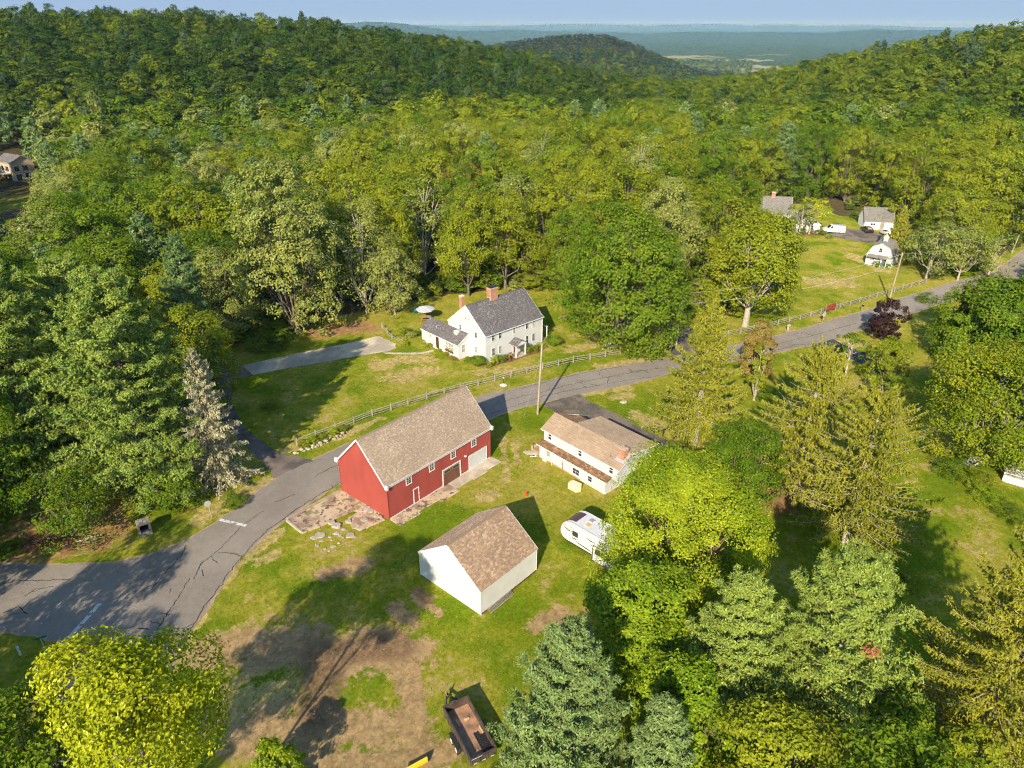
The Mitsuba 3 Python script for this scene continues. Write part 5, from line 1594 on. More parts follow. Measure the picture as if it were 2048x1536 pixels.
# --- white house with a porch deck at the right edge
px_, py_ = at(2003, 962)[:2]
RH = frame(px_, py_, .80, -.6)
t = thing('white_porch_house', 'white house with a railed deck, mostly hidden at the right edge', 'house')
gable_house(t, RH @ frame(1.6, 3.4, 1, 0), 11, 7, 3.2, 5.6, 'white_paint', 'roof_far', 'white_trim', over=.3, rake=.3, board=.14)
m = MB(RH)
m.box(0, 6.5, 0, 3.4, .9, 1.05)
k = m.build(t, 'deck', 'grey_wood')
m = MB(RH)
m.lapped([(0, 0), (6.5, 0), (6.5, .9), (0, .9)], [0, 0, 0], X, Z, .1, .01); m.lapped([(-3.4, 0), (0, 0), (0, .9), (-3.4, .9)], [0, 0, 0], -Y, Z, .1, .01)
m.build(k, 'lattice', 'white_paint')
m = MB(RH)
for x in (.05, 3.2, 6.4):
    m.box(x - .07, x + .07, -.02, .12, 1.05, 2.05)
m.box(-.02, .12, 3.2, 3.34, 1.05, 2.05)
m.box(0, 6.5, 0, .1, 1.95, 2.03); m.box(0, 6.5, .02, .08, 1.2, 1.26); m.box(0, .1, 0, 3.4, 1.95, 2.03); m.box(.02, .08, 0, 3.4, 1.2, 1.26)
for i in range(48):
    m.box(.1 + i * .133, .13 + i * .133, .035, .065, 1.2, 1.96)
for i in range(24):
    m.box(.035, .065, .1 + i * .135, .13 + i * .135, 1.2, 1.96)
m.build(k, 'railing', 'white_trim')
m = MB(RH)
m.mesh(blob([2.4, 1.7, 1.72], [.6, .6, .05], 3, .02)); m.cyl([2.4, 1.7, 1.05], [2.4, 1.7, 1.7], .05)
tb = thing('patio_table', 'dark round patio table on the deck at the right edge', 'table')
m.build(tb, None, 'black_steel')
m = MB()
sx, sy = at(1968, 930)[:2]
stairs = thing('outdoor_stairs', 'white outdoor stairs seen through the tree beside the porch house', 'stairs')
for i in range(9):
    a = np.array([sx - 2.6 + .3 * i, sy - .9 + .1 * i + .3 * i * .2, .18 * i])
    MB().beam(a + [0, 0, .1], a + np.array([-.35, .95, .1]), .3, .06).build(stairs, 'step', 'white_paint')
m.beam([sx - 2.6, sy - .95, .05], [sx, sy - .55, 1.6], .06, .25); m.beam([sx - 2.95, sy + .05, .05], [sx - .35, sy + .45, 1.6], .06, .25)
m.build(stairs, 'stringer', 'white_paint')

# ---------------------------------------------------------------- fences
rg = np.random.default_rng(21)


def rail_fence(label, pts, gap=2.9, h=1.15, rails=3, name='rail_fence'):
    t = thing(name, label, 'fence')
    q = np.array(pts)
    s = np.r_[0, np.cumsum(np.hypot(*np.diff(q, axis=0).T))]
    n = max(1, round(s[-1] / gap))
    u = np.linspace(0, s[-1], n + 1)
    P = np.c_[np.interp(u, s, q[:, 0]), np.interp(u, s, q[:, 1])] + rg.normal(0, .05, (n + 1, 2))
    for i, p in enumerate(P):
        d = P[min(i + 1, n)] - P[max(i - 1, 0)]
        hh = h * rg.uniform(.96, 1.1)
        tilt = rg.normal(0, .03, 2)
        m = MB()
        m.beam([p[0], p[1], -.05], [p[0] + tilt[0], p[1] + tilt[1], hh], .17, .13, up=[d[0], d[1], 0])
        m.build(t, 'post', 'grey_wood')
    for i in range(n):
        for k in range(rails):
            z = h * (.24 + .30 * k)
            a, b = P[i], P[i + 1]
            d = unit(b - a)
            o = np.array([-d[1], d[0]]) * rg.normal(0, .025)
            za, zb = z + rg.normal(0, .025), z + rg.normal(0, .025)
            m = MB()
            m.tube([[*(a + o + d * .02), za], [*((a + b) / 2 + o + rg.normal(0, .02, 2)), (za + zb) / 2 + rg.normal(0, .02)], [*(b + o - d * .02), zb]], [.045, .06, .045], 5, True)
            m.build(t, 'rail', 'grey_wood')
    return t


rail_fence('long weathered split rail fence along the road before the colonial house', A((594, 892), (730.6, 838), (813, 811), (892, 787), (967.6, 768), (1003, 760.5), (1037, 750), (1120, 731), (1152, 724), (1182, 719.5), (1212, 713.5), (1240, 708)))
rail_fence('short stretch of split rail fence left of the second utility pole', A((1285, 705), (1324, 696.4), (1345, 692)))
rail_fence('split rail fence along the road below the far field', A((1430, 678), (1481, 666.4), (1547, 654), (1568, 647), (1609, 637.5), (1629, 631), (1686, 615.6), (1704, 610), (1760, 594), (1852, 565)))
rail_fence('short rail fence between the gravel strip and the flower garden', Zm(3.938, (400, 560), (1440, 380), (1512, 465), (1600, 500)), rails=2)

# ---------------------------------------------------------------- utility poles and wires
poles = []


def pole(label, base, tip, lean, arm=None, transformer=False):
    b = at(*base)
    t = thing('utility_pole', label, 'utility pole')
    h = top_height(tip[1], b[1])
    tp = np.array([b[0] + lean, b[1], h])
    MB().tube([b - [0, 0, .3], (b + tp) / 2, tp], [.17, .145, .115], 9, True).build(t, 'shaft', 'pole_wood', smooth=40)
    poles.append(tp)
    m = MB()
    for z in (1.9, 2.6, 3.4):
        m.cyl([b[0] - .02, b[1] - .17, h - z], [b[0] - .02, b[1] - .32, h - z], .05, 6)
    m.build(t, 'insulator', 'steel')
    if arm:
        d = np.array([arm[0], arm[1], 0.0]); d /= np.linalg.norm(d)
        c = tp - [0, 0, .35]
        m = MB()
        m.beam(c - d * 1.2 + [0, -.12, 0], c + d * 1.2 + [0, -.12, 0], .1, .12)
        m.beam(c - d * .7 + [0, -.12, -.02], c - [0, .1, .7], .04, .05, up=[0, 1, 0]); m.beam(c + d * .7 + [0, -.12, -.02], c - [0, .1, .7], .04, .05, up=[0, 1, 0])
        k = m.build(t, 'crossarm', 'pole_wood')
        m = MB()
        for s in (-1.1, -.4, .4, 1.1):
            m.cyl(c + d * s + [0, -.12, .06], c + d * s + [0, -.12, .28], .05, 7, .03)
        m.build(k, 'insulator', 'grey_stone')
    if transformer:
        c = tp + [.32, -.12, -1.35]
        MB().tube([c - [0, 0, .45], c - [0, 0, .43], c + [0, 0, .4], c + [0, 0, .5]], [.02, .24, .24, .1], 12, True).build(t, 'transformer', 'rv_grey', smooth=40)
    return tp


p1 = pole('tall wooden utility pole between the red barn and the tan roofed house', (1075, 828), (1086, 686), .45)
p2 = pole('wooden utility pole with a crossarm and transformer beside the drooping spruce', (1352, 697), (1361, 582), .1, arm=(.9, -.42), transformer=True)
p3 = pole('wooden utility pole standing at the fence beyond the field', (1778, 602), (1797, 505), .3)
p4 = pole('leaning bare utility pole at the far right bend of the road', (2023, 507), (2034, 470), .4)


def wire(label, a, b, sag, r=.014, mat='wire_black'):
    s = np.linspace(0, 1, 22)[:, None]
    a, b = np.asarray(a, float), np.asarray(b, float)
    q = a + (b - a) * s
    q[:, 2] -= sag * 4 * (s * (1 - s))[:, 0]
    t = thing('overhead_wire', label, 'wire')
    MB().tube(q, r, 4).build(t, None, mat)


wire('thin power line from the second to the third utility pole', p2 - [0, .1, .4], p3 - [0, 0, .3], 1.3, .03, 'wire_pale')
wire('cable below the power line between the second and third poles', p2 - [0, .1, 2.3], p3 - [0, 0, 2.4], 1.3, .035, 'wire_pale')
wire('thin power line from the first to the second utility pole', p1 - [0, 0, .2], p2 - [0, .1, .4], .8, .012)
wire('power line from the third to the far leaning pole', p3 - [0, 0, .3], p4 - [0, 0, .3], .9, .02, 'wire_pale')
wire('service wire from the third pole to the gambrel barn', p3 - [0, 0, 1.9], [84.2, 160.0, 4.6], .5, .02, 'wire_pale')
b1 = at(1075, 828)
wire('slack guy wire staying the first utility pole on the left', p1 - [0, 0, 1.4], at(1046, 838), .0, .011, 'wire_pale')

# ---------------------------------------------------------------- signs and small roadside things


def post(t, p, h, r=.03, mat='steel', lean=(0, 0)):
    MB().cyl([p[0], p[1], -.1], [p[0] + lean[0], p[1] + lean[1], h], r, 6).build(t, 'post', mat)


p = at(424, 1036)
t = thing('road_sign', 'grey backed octagonal road sign on a thin post beside the stop line', 'road sign')
post(t, p, 2.15, .035, 'alu', (-.12, .05))
a = np.arange(8) * math.pi / 4 + math.pi / 8
d = unit(np.array([.80, .6, 0]))
MB().prism([(.38 * math.cos(x), .38 * math.sin(x)) for x in a], [p[0] - .14, p[1], 2.0], [.8, .6, 0], Z, [.012, -.016, 0]).build(t, 'plate', 'alu')
p = at(101, 1322)
t = thing('street_sign', 'green street name sign on a post at the corner of the side road', 'street sign')
post(t, p, 2.6, .03, 'alu', (-.2, .1))
q = np.array([p[0] - .2, p[1] + .1, 2.6])
m = MB()
m.beam(q - [.42, .25, -.05], q + [.42, .25, .05], .014, .2); m.beam(q - [-.3, .4, -.28], q + [-.3, .4, .28], .014, .2)
m.build(t, 'blade', 'sign_green')
p = at(41, 1310)
t = thing('marker_post', 'short white marker post in the grass at the lower left', 'post')
m = MB()
m.tube([p, p + [0, 0, .85], p + [0, 0, .87], p + [0, 0, 1.0]], [.10, .10, .13, .12], 10, True)
m.build(t, None, 'white_paint', smooth=40)
t = thing('guard_rail', 'thin pale rail end on a post beside the yellow leaved tree', 'rail')
m = MB()
a, b = at(64, 1338, .6), at(102, 1348, .6)
m.beam(a, b, .06, .1)
m.build(t, 'rail', 'alu')
m = MB()
for u in (.15, .9):
    q = a + (b - a) * u
    m.cyl([q[0], q[1], 0], [q[0], q[1], .55], .04, 6)
m.build(t, 'post', 'grey_wood')
# red sign boards on the fence
q0, q1 = at(1650, 626), at(1669, 621)
t = thing('banner_sign', 'faded red banner sign fixed on the fence of the field', 'sign')
m = MB()
m.beam([q0[0], q0[1] - .15, 0], [q0[0], q0[1] - .15, 1.75], .1, .1, up=X); m.beam([q1[0], q1[1] - .15, 0], [q1[0], q1[1] - .15, 1.75], .1, .1, up=X)
m.build(t, 'post', 'pole_wood')
dd = unit(q1 - q0)
m = MB()
m.beam(q0 + [0, -.23, 1.05], q1 + [0, -.23, 1.05], .03, 1.15)
k = m.build(t, 'panel', 'sign_red')
m = MB()
for r_ in range(3):
    for i in range(7):
        a = q0 + (q1 - q0) * (.1 + i * .12) + np.array([0, -.255, .72 + .3 * r_])
        if rg.random() < .75:
            m.beam(a, a + dd * .16, .008, .1)
m.build(k, 'worn_patch', 'mulch', kind='stuff')
p = at(1645, 645)
t = thing('diamond_sign', 'grey backed diamond road sign on a post before the red banner', 'road sign')
post(t, p, 2.2, .04, 'pole_wood')
MB().prism([(-.6, 0), (0, -.6), (.6, 0), (0, .6)], [p[0], p[1] - .06, 1.65], unit(np.array([.9, .43, 0])), Z, [0, -.02, 0]).build(t, 'plate', 'alu')


def mailbox(label, base, mat, dark=False):
    p = at(*base)
    t = thing('mailbox', label, 'mailbox')
    m = MB()
    m.beam([p[0], p[1], -.05], [p[0], p[1], 1.25], .16, .16, up=X); m.beam([p[0] + .02, p[1] - .35, .95], [p[0], p[1] + .35, .95], .1, .1)
    m.build(t, 'post', 'pole_wood' if dark else mat)
    s = np.linspace(0, math.pi, 9)
    prof = [(-.12, 0)] + [(-.12 * math.cos(x), .14 + .12 * math.sin(x)) for x in s] + [(.12, 0)]
    MB().prism(prof, [p[0], p[1] - .4, 1.03], X, Z, [0, .55, 0]).build(t, 'box', 'black_steel' if dark else mat)


mailbox('white mailbox on a white post beside the reddish vine tree', (1491, 680), 'white_paint')
mailbox('black mailbox on a dark post beyond the red banner sign', (1723, 622), 'black_steel', True)
p = at(1575, 662)
t = thing('stone_post', 'pale stone post in the verge below the field fence', 'stone post')
m = MB()
m.mesh(blob([p[0], p[1], .45], [.2, .2, .6], 5, .2)); m.mesh(blob([p[0] + .1, p[1], 1.05], [.36, .3, .3], 6, .2))
m.build(t, None, 'pale_stone', smooth=True)
for lb, px, r, mat in (('white painted rock in the verge before the fence', (1007, 772), .55, 'white_paint'), ('flat pale rock on the lawn right of the asphalt drive', (1247, 806), .55, 'pale_stone'), ('pale rock beside the black driveway at right', (1700, 687), .6, 'pale_stone'), ('pale round rock at the left side of the black driveway', (1655, 698), .6, 'pale_stone'),
                       ('small pale rock in the grass left of the black driveway', (1632, 703), .4, 'pale_stone')):
    p = at(*px)
    t = thing('rock', lb, 'rock')
    m = MB()
    m.mesh(blob([p[0], p[1], r * .25], [r, r * .7, r * .5], int(px[0]), .3))
    m.build(t, None, mat, smooth=True)
p = at(1007, 768)
t = thing('lamp_post', 'small dark post with a white top behind the white rock', 'post')
m = MB()
m.cyl([p[0], p[1], 0], [p[0], p[1], 1.0], .05, 6)
m.build(t, 'post', 'black_steel')
m = MB()
m.mesh(blob([p[0], p[1], 1.08], [.14, .14, .14], 3, .05, 1))
m.build(t, 'lamp', 'white_paint', smooth=True)
p = at(1215, 694)
t = thing('stone_heap', 'heap of pale stones behind the fence beside the round maple', 'stone heap')
for i in range(16):
    r = rg.uniform(.2, .5)
    q = [p[0] + rg.normal(0, .9), p[1] + rg.normal(0, .7), r * .45]
    m = MB()
    m.mesh(blob(q, [r, r * .8, r * .6], i, .3, 1))
    m.build(t, 'stone', 'pale_stone')


def stone_row(label, pts, n, r, mat, name='stone_wall'):
    t = thing(name, label, 'stone wall')
    q = np.array(pts)
    s = np.r_[0, np.cumsum(np.hypot(*np.diff(q, axis=0).T))]
    for i in range(n):
        u = (i + rg.uniform(.1, .9)) / n * s[-1]
        p = np.array([np.interp(u, s, q[:, 0]), np.interp(u, s, q[:, 1])]) + rg.normal(0, .12, 2)
        rr_ = r * rg.uniform(.6, 1.3)
        m = MB()
        m.mesh(blob([p[0], p[1], rr_ * .4 + (.25 if i % 3 == 2 else 0)], [rr_, rr_ * rg.uniform(.6, .9), rr_ * .65], i, .3, 1))
        m.build(t, 'stone', mat)


stone_row('low grey stone wall left of the driveway mouth', A((425, 985), (470, 965), (525, 942)), 30, .3, 'grey_stone')
stone_row('row of pale stones edging the flower bed at the fence end', A((590, 908), (625, 897), (665, 880), (692, 866)), 26, .26, 'pale_stone', 'stone_edging')

# stone fireplace beside the side road
KI = frame(-40.49, 61.89, 1.12, .73)
t = thing('stone_fireplace', 'stone fireplace with a square black opening beside the side road', 'outdoor fireplace')
W_, H_k, D_ = 1.35, 1.65, 1.0
m = MB(KI)
m.box(.1, .26, .06, D_ - .06, 0, H_k - .1); m.box(W_ - .26, W_ - .1, .06, D_ - .06, 0, H_k - .1); m.box(.26, W_ - .26, .06, D_ - .06, 0, .42); m.box(.26, W_ - .26, D_ - .25, D_ - .06, .42, H_k - .1); m.box(.1, W_ - .1, .06, D_ - .06, H_k - .1, H_k - .02)
m.build(t, 'core', 'mortar')
MB(KI).box(.27, W_ - .27, D_ - .27, D_ - .255, .43, H_k - .12).build(t, 'fireback', 'black_hole')
for face in range(4):
    for r_ in range(7):
        wlen = W_ if face % 2 == 0 else D_
        u = 0
        while u < wlen - .05:
            w_ = min(rg.uniform(.16, .36), wlen - u)
            z0, z1 = r_ * H_k / 7, (r_ + 1) * H_k / 7
            if not (face == 0 and 1 < r_ < 6 and u + w_ > .24 and u < W_ - .24) or (face == 0 and (u + w_ < .3)):
                c = u + w_ / 2
                pos = {0: [c, .06, 0], 1: [W_ - .09, c, 0], 2: [c, D_ - .05, 0], 3: [.09, c, 0]}[face]
                s_ = [w_ * .5, .1, (z1 - z0) * .52] if face % 2 == 0 else [.1, w_ * .5, (z1 - z0) * .52]
                bm = trimesh.creation.box(extents=np.array(s_) * 2)
                v = np.array(bm.vertices) * rg.uniform(.86, 1.0, (8, 3)) + np.array(pos) + [0, 0, (z0 + z1) / 2]
                MB(KI).add(v, bm.faces).build(t, 'stone', 'grey_stone' if rg.random() < .65 else 'pale_stone')
            u += w_
for i in range(4):
    for j in range(3):
        v = np.array(trimesh.creation.box(extents=[.34, .33, .1]).vertices) * rg.uniform(.85, 1, (8, 3)) + [.17 + i * .335, .17 + j * .33, H_k + .02]
        MB(KI).add(v, trimesh.creation.box().faces).build(t, 'cap_stone', 'pale_stone' if rg.random() < .4 else 'grey_stone')

# brush pile with fallen birch
p = at(110, 1085)
t = thing('brush_pile', 'reddish brown pile of cut branches under the tree at the left edge', 'brush pile')
m = MB()
for i in range(260):
    c = np.array([rg.normal(p[0] + .4, 2.3), rg.normal(p[1], .75), 0])
    a = rg.uniform(0, math.pi)
    L_ = rg.uniform(.5, 2.0)
    z = max(.05, .8 - .25 * abs(c[0] - p[0])) * rg.uniform(.1, 1)
    d = np.array([math.cos(a), math.sin(a) * .6, rg.normal(0, .18)]) * L_ / 2
    m.tube([c - d + [0, 0, z], c + d + [0, 0, z + rg.normal(0, .08)]], [.03, .012], 4)
m.build(t, 'branch', 'brush_litter', kind='stuff')
m = MB()
for i in range(40):
    c = np.array([rg.normal(p[0] + .4, 2.3), rg.normal(p[1] - .2, .7), rg.uniform(.1, .6)])
    a = rg.uniform(0, math.pi)
    d = np.array([math.cos(a), math.sin(a) * .5, rg.normal(0, .2)]) * rg.uniform(.4, 1.2)
    m.tube([c - d, c + d], [.022, .012], 4)
m.build(t, 'dead_branch', 'bark_pale', kind='stuff')
m = MB()
v, f, u = leaves(np.c_[rg.normal(p[0] + .3, 2.2, 900), rg.normal(p[1], .75, 900), np.abs(rg.normal(.25, .22, 900))], rg.normal(0, 1, (900, 3)) + Z, .22, rg)
m.add(v, f, u).build(t, 'litter', 'brush_litter', kind='stuff')
t = thing('fallen_log', 'fallen white barked birch log beside the brush pile', 'log')
a, b = at(152, 1084, .3), at(203, 1070, .3)
m = MB()
m.tube([a, (a + b) / 2 + [0, 0, .05], b], [.15, .13, .1], 8, True)
m.build(t, 'trunk', 'bark_pale', smooth=40)
m = MB()
m.tube([b - (b - a) * .3, b + [-.3, -.5, -.2]], [.04, .015], 5); m.tube([b - (b - a) * .35, b + [.2, -.7, -.25]], [.04, .015], 5)
m.build(t, 'branch', 'bark_grey')

# bins, patio, garden
for i, (px, lb) in enumerate((((459, 724), 'left blue wheeled bin at the end of the driveway'), ((468, 722), 'right blue wheeled bin at the end of the driveway'))):
    p = at(*px)
    t = thing('wheeled_bin', lb, 'bin')
    B = frame(p[0], p[1], 1, .2)
    m = MB(B)
    m.hexa([[-.24, -.28, .1], [.24, -.28, .1], [.24, .26, .1], [-.24, .26, .1]], [[-.32, -.36, 1.0], [.32, -.36, 1.0], [.32, .36, 1.0], [-.32, .36, 1.0]])
    m.build(t, 'body', 'bin_blue')
    m = MB(B)
    m.hexa([[-.34, -.4, 1.003], [.34, -.4, 1.003], [.34, .38, 1.003], [-.34, .38, 1.003]], [[-.3, -.36, 1.08], [.3, -.36, 1.08], [.3, .36, 1.1], [-.3, .36, 1.1]])
    m.build(t, 'lid', 'bin_blue')
    m = MB(B)
    for s in (-1, 1):
        m.cyl([s * .27, .28, .12], [s * .33, .28, .12], .12, 10)
    m.build(t, 'wheel', 'dark_rubber')
p = at(852, 640)
t = thing('patio_umbrella', 'pale grey octagonal patio umbrella behind the colonial wing', 'umbrella')
a = np.arange(8) * math.pi / 4
ring = np.c_[1.75 * np.cos(a), 1.75 * np.sin(a), a * 0 + 2.25]
m = MB()
for i in range(8):
    m.add(np.array([ring[i], ring[(i + 1) % 8], [0, 0, 2.75]]) + [p[0], p[1], 0], [[0, 1, 2]])
    m.quad(*(np.array([ring[i], ring[(i + 1) % 8], ring[(i + 1) % 8] - [0, 0, .16], ring[i] - [0, 0, .16]]) + [p[0], p[1], 0]))
m.build(t, 'canopy', 'umbrella_cloth')
MB().cyl([p[0], p[1], 0], [p[0], p[1], 2.8], .03, 6).build(t, 'pole', 'steel')
t = thing('patio_table', 'brown wooden patio table under the grey umbrella', 'table')
m = MB()
m.box(p[0] - .95, p[0] + .95, p[1] - .6, p[1] + .6, .68, .74)
m.build(t, 'top', 'deck_wood')
m = MB()
for x in (-.8, .8):
    for y in (-.5, .5):
        m.box(p[0] + x - .04, p[0] + x + .04, p[1] + y - .04, p[1] + y + .04, 0, .68)
m.build(t, 'leg', 'deck_wood')
for s in (-1, 1):
    t = thing('bench', ('front' if s < 0 else 'rear') + ' wooden bench at the table under the grey umbrella', 'bench')
    m = MB()
    m.box(p[0] - .9, p[0] + .9, p[1] + s * 1.05 - .16, p[1] + s * 1.05 + .16, .4, .46)
    for x in (-.75, .75):
        m.box(p[0] + x - .04, p[0] + x + .04, p[1] + s * 1.05 - .14, p[1] + s * 1.05 + .14, 0, .4)
    m.build(t, None, 'deck_wood')
p = at(831, 627)
t = thing('garden_chair', 'teal plastic garden chair beside the patio umbrella', 'chair')
m = MB()
m.box(p[0] - .3, p[0] + .3, p[1] - .3, p[1] + .3, .36, .42)
m.build(t, 'seat', 'teal_plastic')
m = MB()
m.hexa([[p[0] - .3, p[1] + .26, .42], [p[0] + .3, p[1] + .26, .42], [p[0] + .3, p[1] + .32, .42], [p[0] - .3, p[1] + .32, .42]], [[p[0] - .3, p[1] + .4, 1.0], [p[0] + .3, p[1] + .4, 1.0], [p[0] + .3, p[1] + .46, 1.0], [p[0] - .3, p[1] + .46, 1.0]])
m.build(t, 'backrest', 'teal_plastic')
m = MB()
for x in (-.26, .26):
    for y in (-.26, .26):
        m.box(p[0] + x - .03, p[0] + x + .03, p[1] + y - .03, p[1] + y + .03, 0, .36)
m.build(t, 'leg', 'teal_plastic')
# cream cover and red hydrant like thing in the yard
p = at(1150, 978)
t = thing('propane_tank_cover', 'cream coloured six sided box on the lawn before the tan roofed house', 'tank cover')
TC = frame(p[0], p[1], .7, -.6)
m = MB(TC)
o = [(-.75, -.45), (.55, -.55), (.85, 0), (.6, .55), (-.6, .55), (-.85, .1)]
m.prism(o, [0, 0, 0], X, Y, [0, 0, .75])
top = [(x * .8, y * .8) for x, y in o]
m.prism(top, [0, 0, .75], X, Y, [0, 0, .05])
m.build(t, 'cover', 'cream_plastic')
MB(TC).cyl([0, 0, .8], [0, 0, .86], .12, 10).build(t, 'cap', 'cream_plastic')
p = at(1052, 991)
t = thing('fuel_can', 'small orange red fuel can at the edge of the garage shadow', 'fuel can')
m = MB()
m.hexa([[p[0] - .18, p[1] - .12, 0], [p[0] + .18, p[1] - .12, 0], [p[0] + .18, p[1] + .12, 0], [p[0] - .18, p[1] + .12, 0]], [[p[0] - .15, p[1] - .1, .42], [p[0] + .15, p[1] - .1, .42], [p[0] + .15, p[1] + .1, .42], [p[0] - .15, p[1] + .1, .42]])
m.tube([[p[0] - .12, p[1], .42], [p[0] - .05, p[1], .52], [p[0] + .1, p[1], .52], [p[0] + .14, p[1], .42]], .025, 5)
m.build(t, 'body', 'orange_paint')
MB().cyl([p[0] + .12, p[1], .42], [p[0] + .22, p[1], .58], .03, 6).build(t, 'spout', 'black_steel')

# ---------------------------------------------------------------- wheels


def wheel(t, M, c, r, w, axis, rim='white_paint'):
    c, ax = np.asarray(c, float), np.asarray(axis, float)
    k = MB(M).tube([c - ax * w * .5, c - ax * w * .42, c + ax * w * .42, c + ax * w * .5], [r * .82, r, r, r * .82], 20, True).build(t, 'wheel', 'dark_rubber', smooth=40)
    MB(M).tube([c + ax * w * .505, c + ax * w * .53, c + ax * w * .56], [r * .6, r * .58, r * .2], 14, True).build(k, 'rim', rim, smooth=40)
    return k


# ---------------------------------------------------------------- travel trailer
RV = frame(5.25, 61.55, 3.02, -2.95)
t = thing('travel_trailer', 'white travel trailer with dark swooshes, half hidden under the bright maple', 'travel trailer')
LR, WR, HR, FL = 8.6, 2.5, 3.15, .55
side = [(.75, FL), (LR, FL), (LR, HR - .1), (LR - .12, HR), (1.75, HR), (1.2, HR - .06), (.75, HR - .24), (.35, HR - .62), (.1, HR - 1.2), (.0, 1.45), (.08, 1.0), (.3, .72)]
sd = Polygon(side)
m = MB(RV)
m.prism(sd, [0, 0, 0], X, Z, [0, WR, 0])
m.build(t, 'body', 'rv_white', smooth=35)
m = MB(RV)
m.prism(LineString(side[4:11]).buffer(.035, cap_style='flat'), [0, .35, 0], X, Z, [0, WR - .7, 0])
m.build(t, 'front_cap', 'decal_brown', label='dark curved front cap of the trailer')
m = MB(RV)
for y in (-.03, WR - .02):
    m.prism(LineString(side[2:11]).buffer(.04, cap_style='flat').intersection(sd.buffer(.05)), [0, y, 0], X, Z, [0, .05, 0])
m.build(t, 'edge_moulding', 'rv_grey')
m = MB(RV)
m.box(.6, LR - .1, .03, WR - .03, .38, FL - .004)
m.build(t, 'chassis', 'black_steel')
m = MB(RV)
sw = lambda pts: m.prism(pts, [0, -.012, 0], X, Z, [0, .009, 0])
sw([(.35, 2.15), (.9, 2.02), (1.75, 1.95), (1.0, 1.86), (.6, 1.98)]); sw([(1.0, 2.55), (1.6, 2.42), (2.0, 2.45), (1.5, 2.36)])
sw([(1.55, 1.25), (2.2, 1.35), (2.55, 1.5), (2.05, 1.2), (1.6, 1.15)]); sw([(1.9, 1.12), (2.6, .98), (3.6, .93), (4.6, .78), (3.4, .80), (2.5, .88)])
sw([(3.2, 2.3), (3.9, 2.18), (4.9, 2.2), (4.0, 2.05), (3.6, 2.15)]); sw([(.25, 2.5), (.55, 2.4), (.8, 2.42), (.5, 2.33)])
sw([(6.9, 1.2), (7.7, 1.05), (8.5, 1.0), (7.8, .95), (7.2, 1.05)])
m.build(t, 'decal', 'decal_brown', label='dark swooshes printed on the trailer side')
m = MB(RV)
for x0, x1, z0, z1 in ((1.6, 2.35, 1.55, 2.2), (6.9, 7.6, 1.5, 2.2)):
    q = sbox(x0, z0, x1, z1).buffer(-.1).buffer(.1)
    m.prism(q, [0, -.02, 0], X, Z, [0, .017, 0])
m.build(t, 'window', 'glass_dark')
m = MB(RV)
for x, z in ((.72, 1.1), (1.25, 1.35), (4.9, 2.45)):
    m.cyl([x, 0, z], [x, -.02, z], .05, 8)
m.build(t, 'fitting', 'black_steel')
m = MB(RV)
m.box(5.0, 7.9, -.9, -.003, .75, 2.75)
k = m.build(t, 'slide_out', 'rv_white')
m = MB(RV)
for a in ((5.0, 5.08, .75, 2.75), (7.82, 7.9, .75, 2.75), (5.08, 7.82, 2.67, 2.75), (5.08, 7.82, .75, .83)):
    m.box(a[0], a[1], -.93, -.903, a[2], a[3])
m.build(k, 'frame', 'black_steel')
MB(RV).box(5.35, 7.3, -.925, -.903, 1.75, 2.45).build(k, 'window', 'glass_dark')
m = MB(RV)
m.prism([(5.3, 1.5), (6.0, 1.3), (7.2, 1.3), (6.2, 1.2)], [0, -.914, 0], X, Z, [0, .01, 0]); m.prism([(5.3, 1.25), (6.4, 1.05), (7.6, 1.02), (6.2, .96)], [0, -.914, 0], X, Z, [0, .01, 0])
m.build(k, 'decal', 'decal_grey')
for i, (x, y, mt) in enumerate(((2.6, 1.35, 'blind_glass'), (2.75, .6, 'pale_wood'), (6.6, 1.0, 'blind_glass'))):
    m = MB(RV)
    m.box(x, x + .5, y, y + .5, HR - .01, HR + .09)
    k = m.build(t, 'roof_vent', 'rv_white' if i != 1 else 'pale_wood')
    if i != 1:
        MB(RV).hexa([[x - .03, y - .03, HR + .092], [x + .53, y - .03, HR + .092], [x + .53, y + .53, HR + .092], [x - .03, y + .53, HR + .092]], [[x + .03, y + .03, HR + .15], [x + .47, y + .03, HR + .15], [x + .47, y + .47, HR + .15], [x + .03, y + .47, HR + .15]]).build(k, 'lid', 'decal_grey')
m = MB(RV)
m.hexa([[4.7, .85, HR - .01], [5.6, .85, HR - .01], [5.6, 1.65, HR - .01], [4.7, 1.65, HR - .01]], [[4.85, .95, HR + .3], [5.5, .95, HR + .3], [5.5, 1.55, HR + .3], [4.85, 1.55, HR + .3]])
m.build(t, 'air_conditioner', 'rv_white')
m = MB(RV)
m.beam([.7, .5, .5], [-.95, WR / 2, .5], .1, .12); m.beam([.7, WR - .5, .5], [-.95, WR / 2, .5], .1, .12)
m.cyl([-.75, WR / 2, 0], [-.75, WR / 2, .95], .05, 8)
m.build(t, 'tongue', 'black_steel')
m = MB(RV)
m.mesh(blob([-.25, WR / 2, .95], [.3, .45, .42], 4, .04))
m.build(t, 'gas_bottle_cover', 'black_steel', smooth=True)
for x in (5.0, 5.85):
    wheel(t, RV, [x, .14, .36], .36, .24, [0, -1, 0])
    wheel(t, RV, [x, WR - .14, .36], .36, .24, [0, 1, 0])
m = MB(RV)
m.box(4.4, 7.6, WR + .02, WR + .14, HR - .35, HR - .18)
m.build(t, 'awning', 'decal_grey')

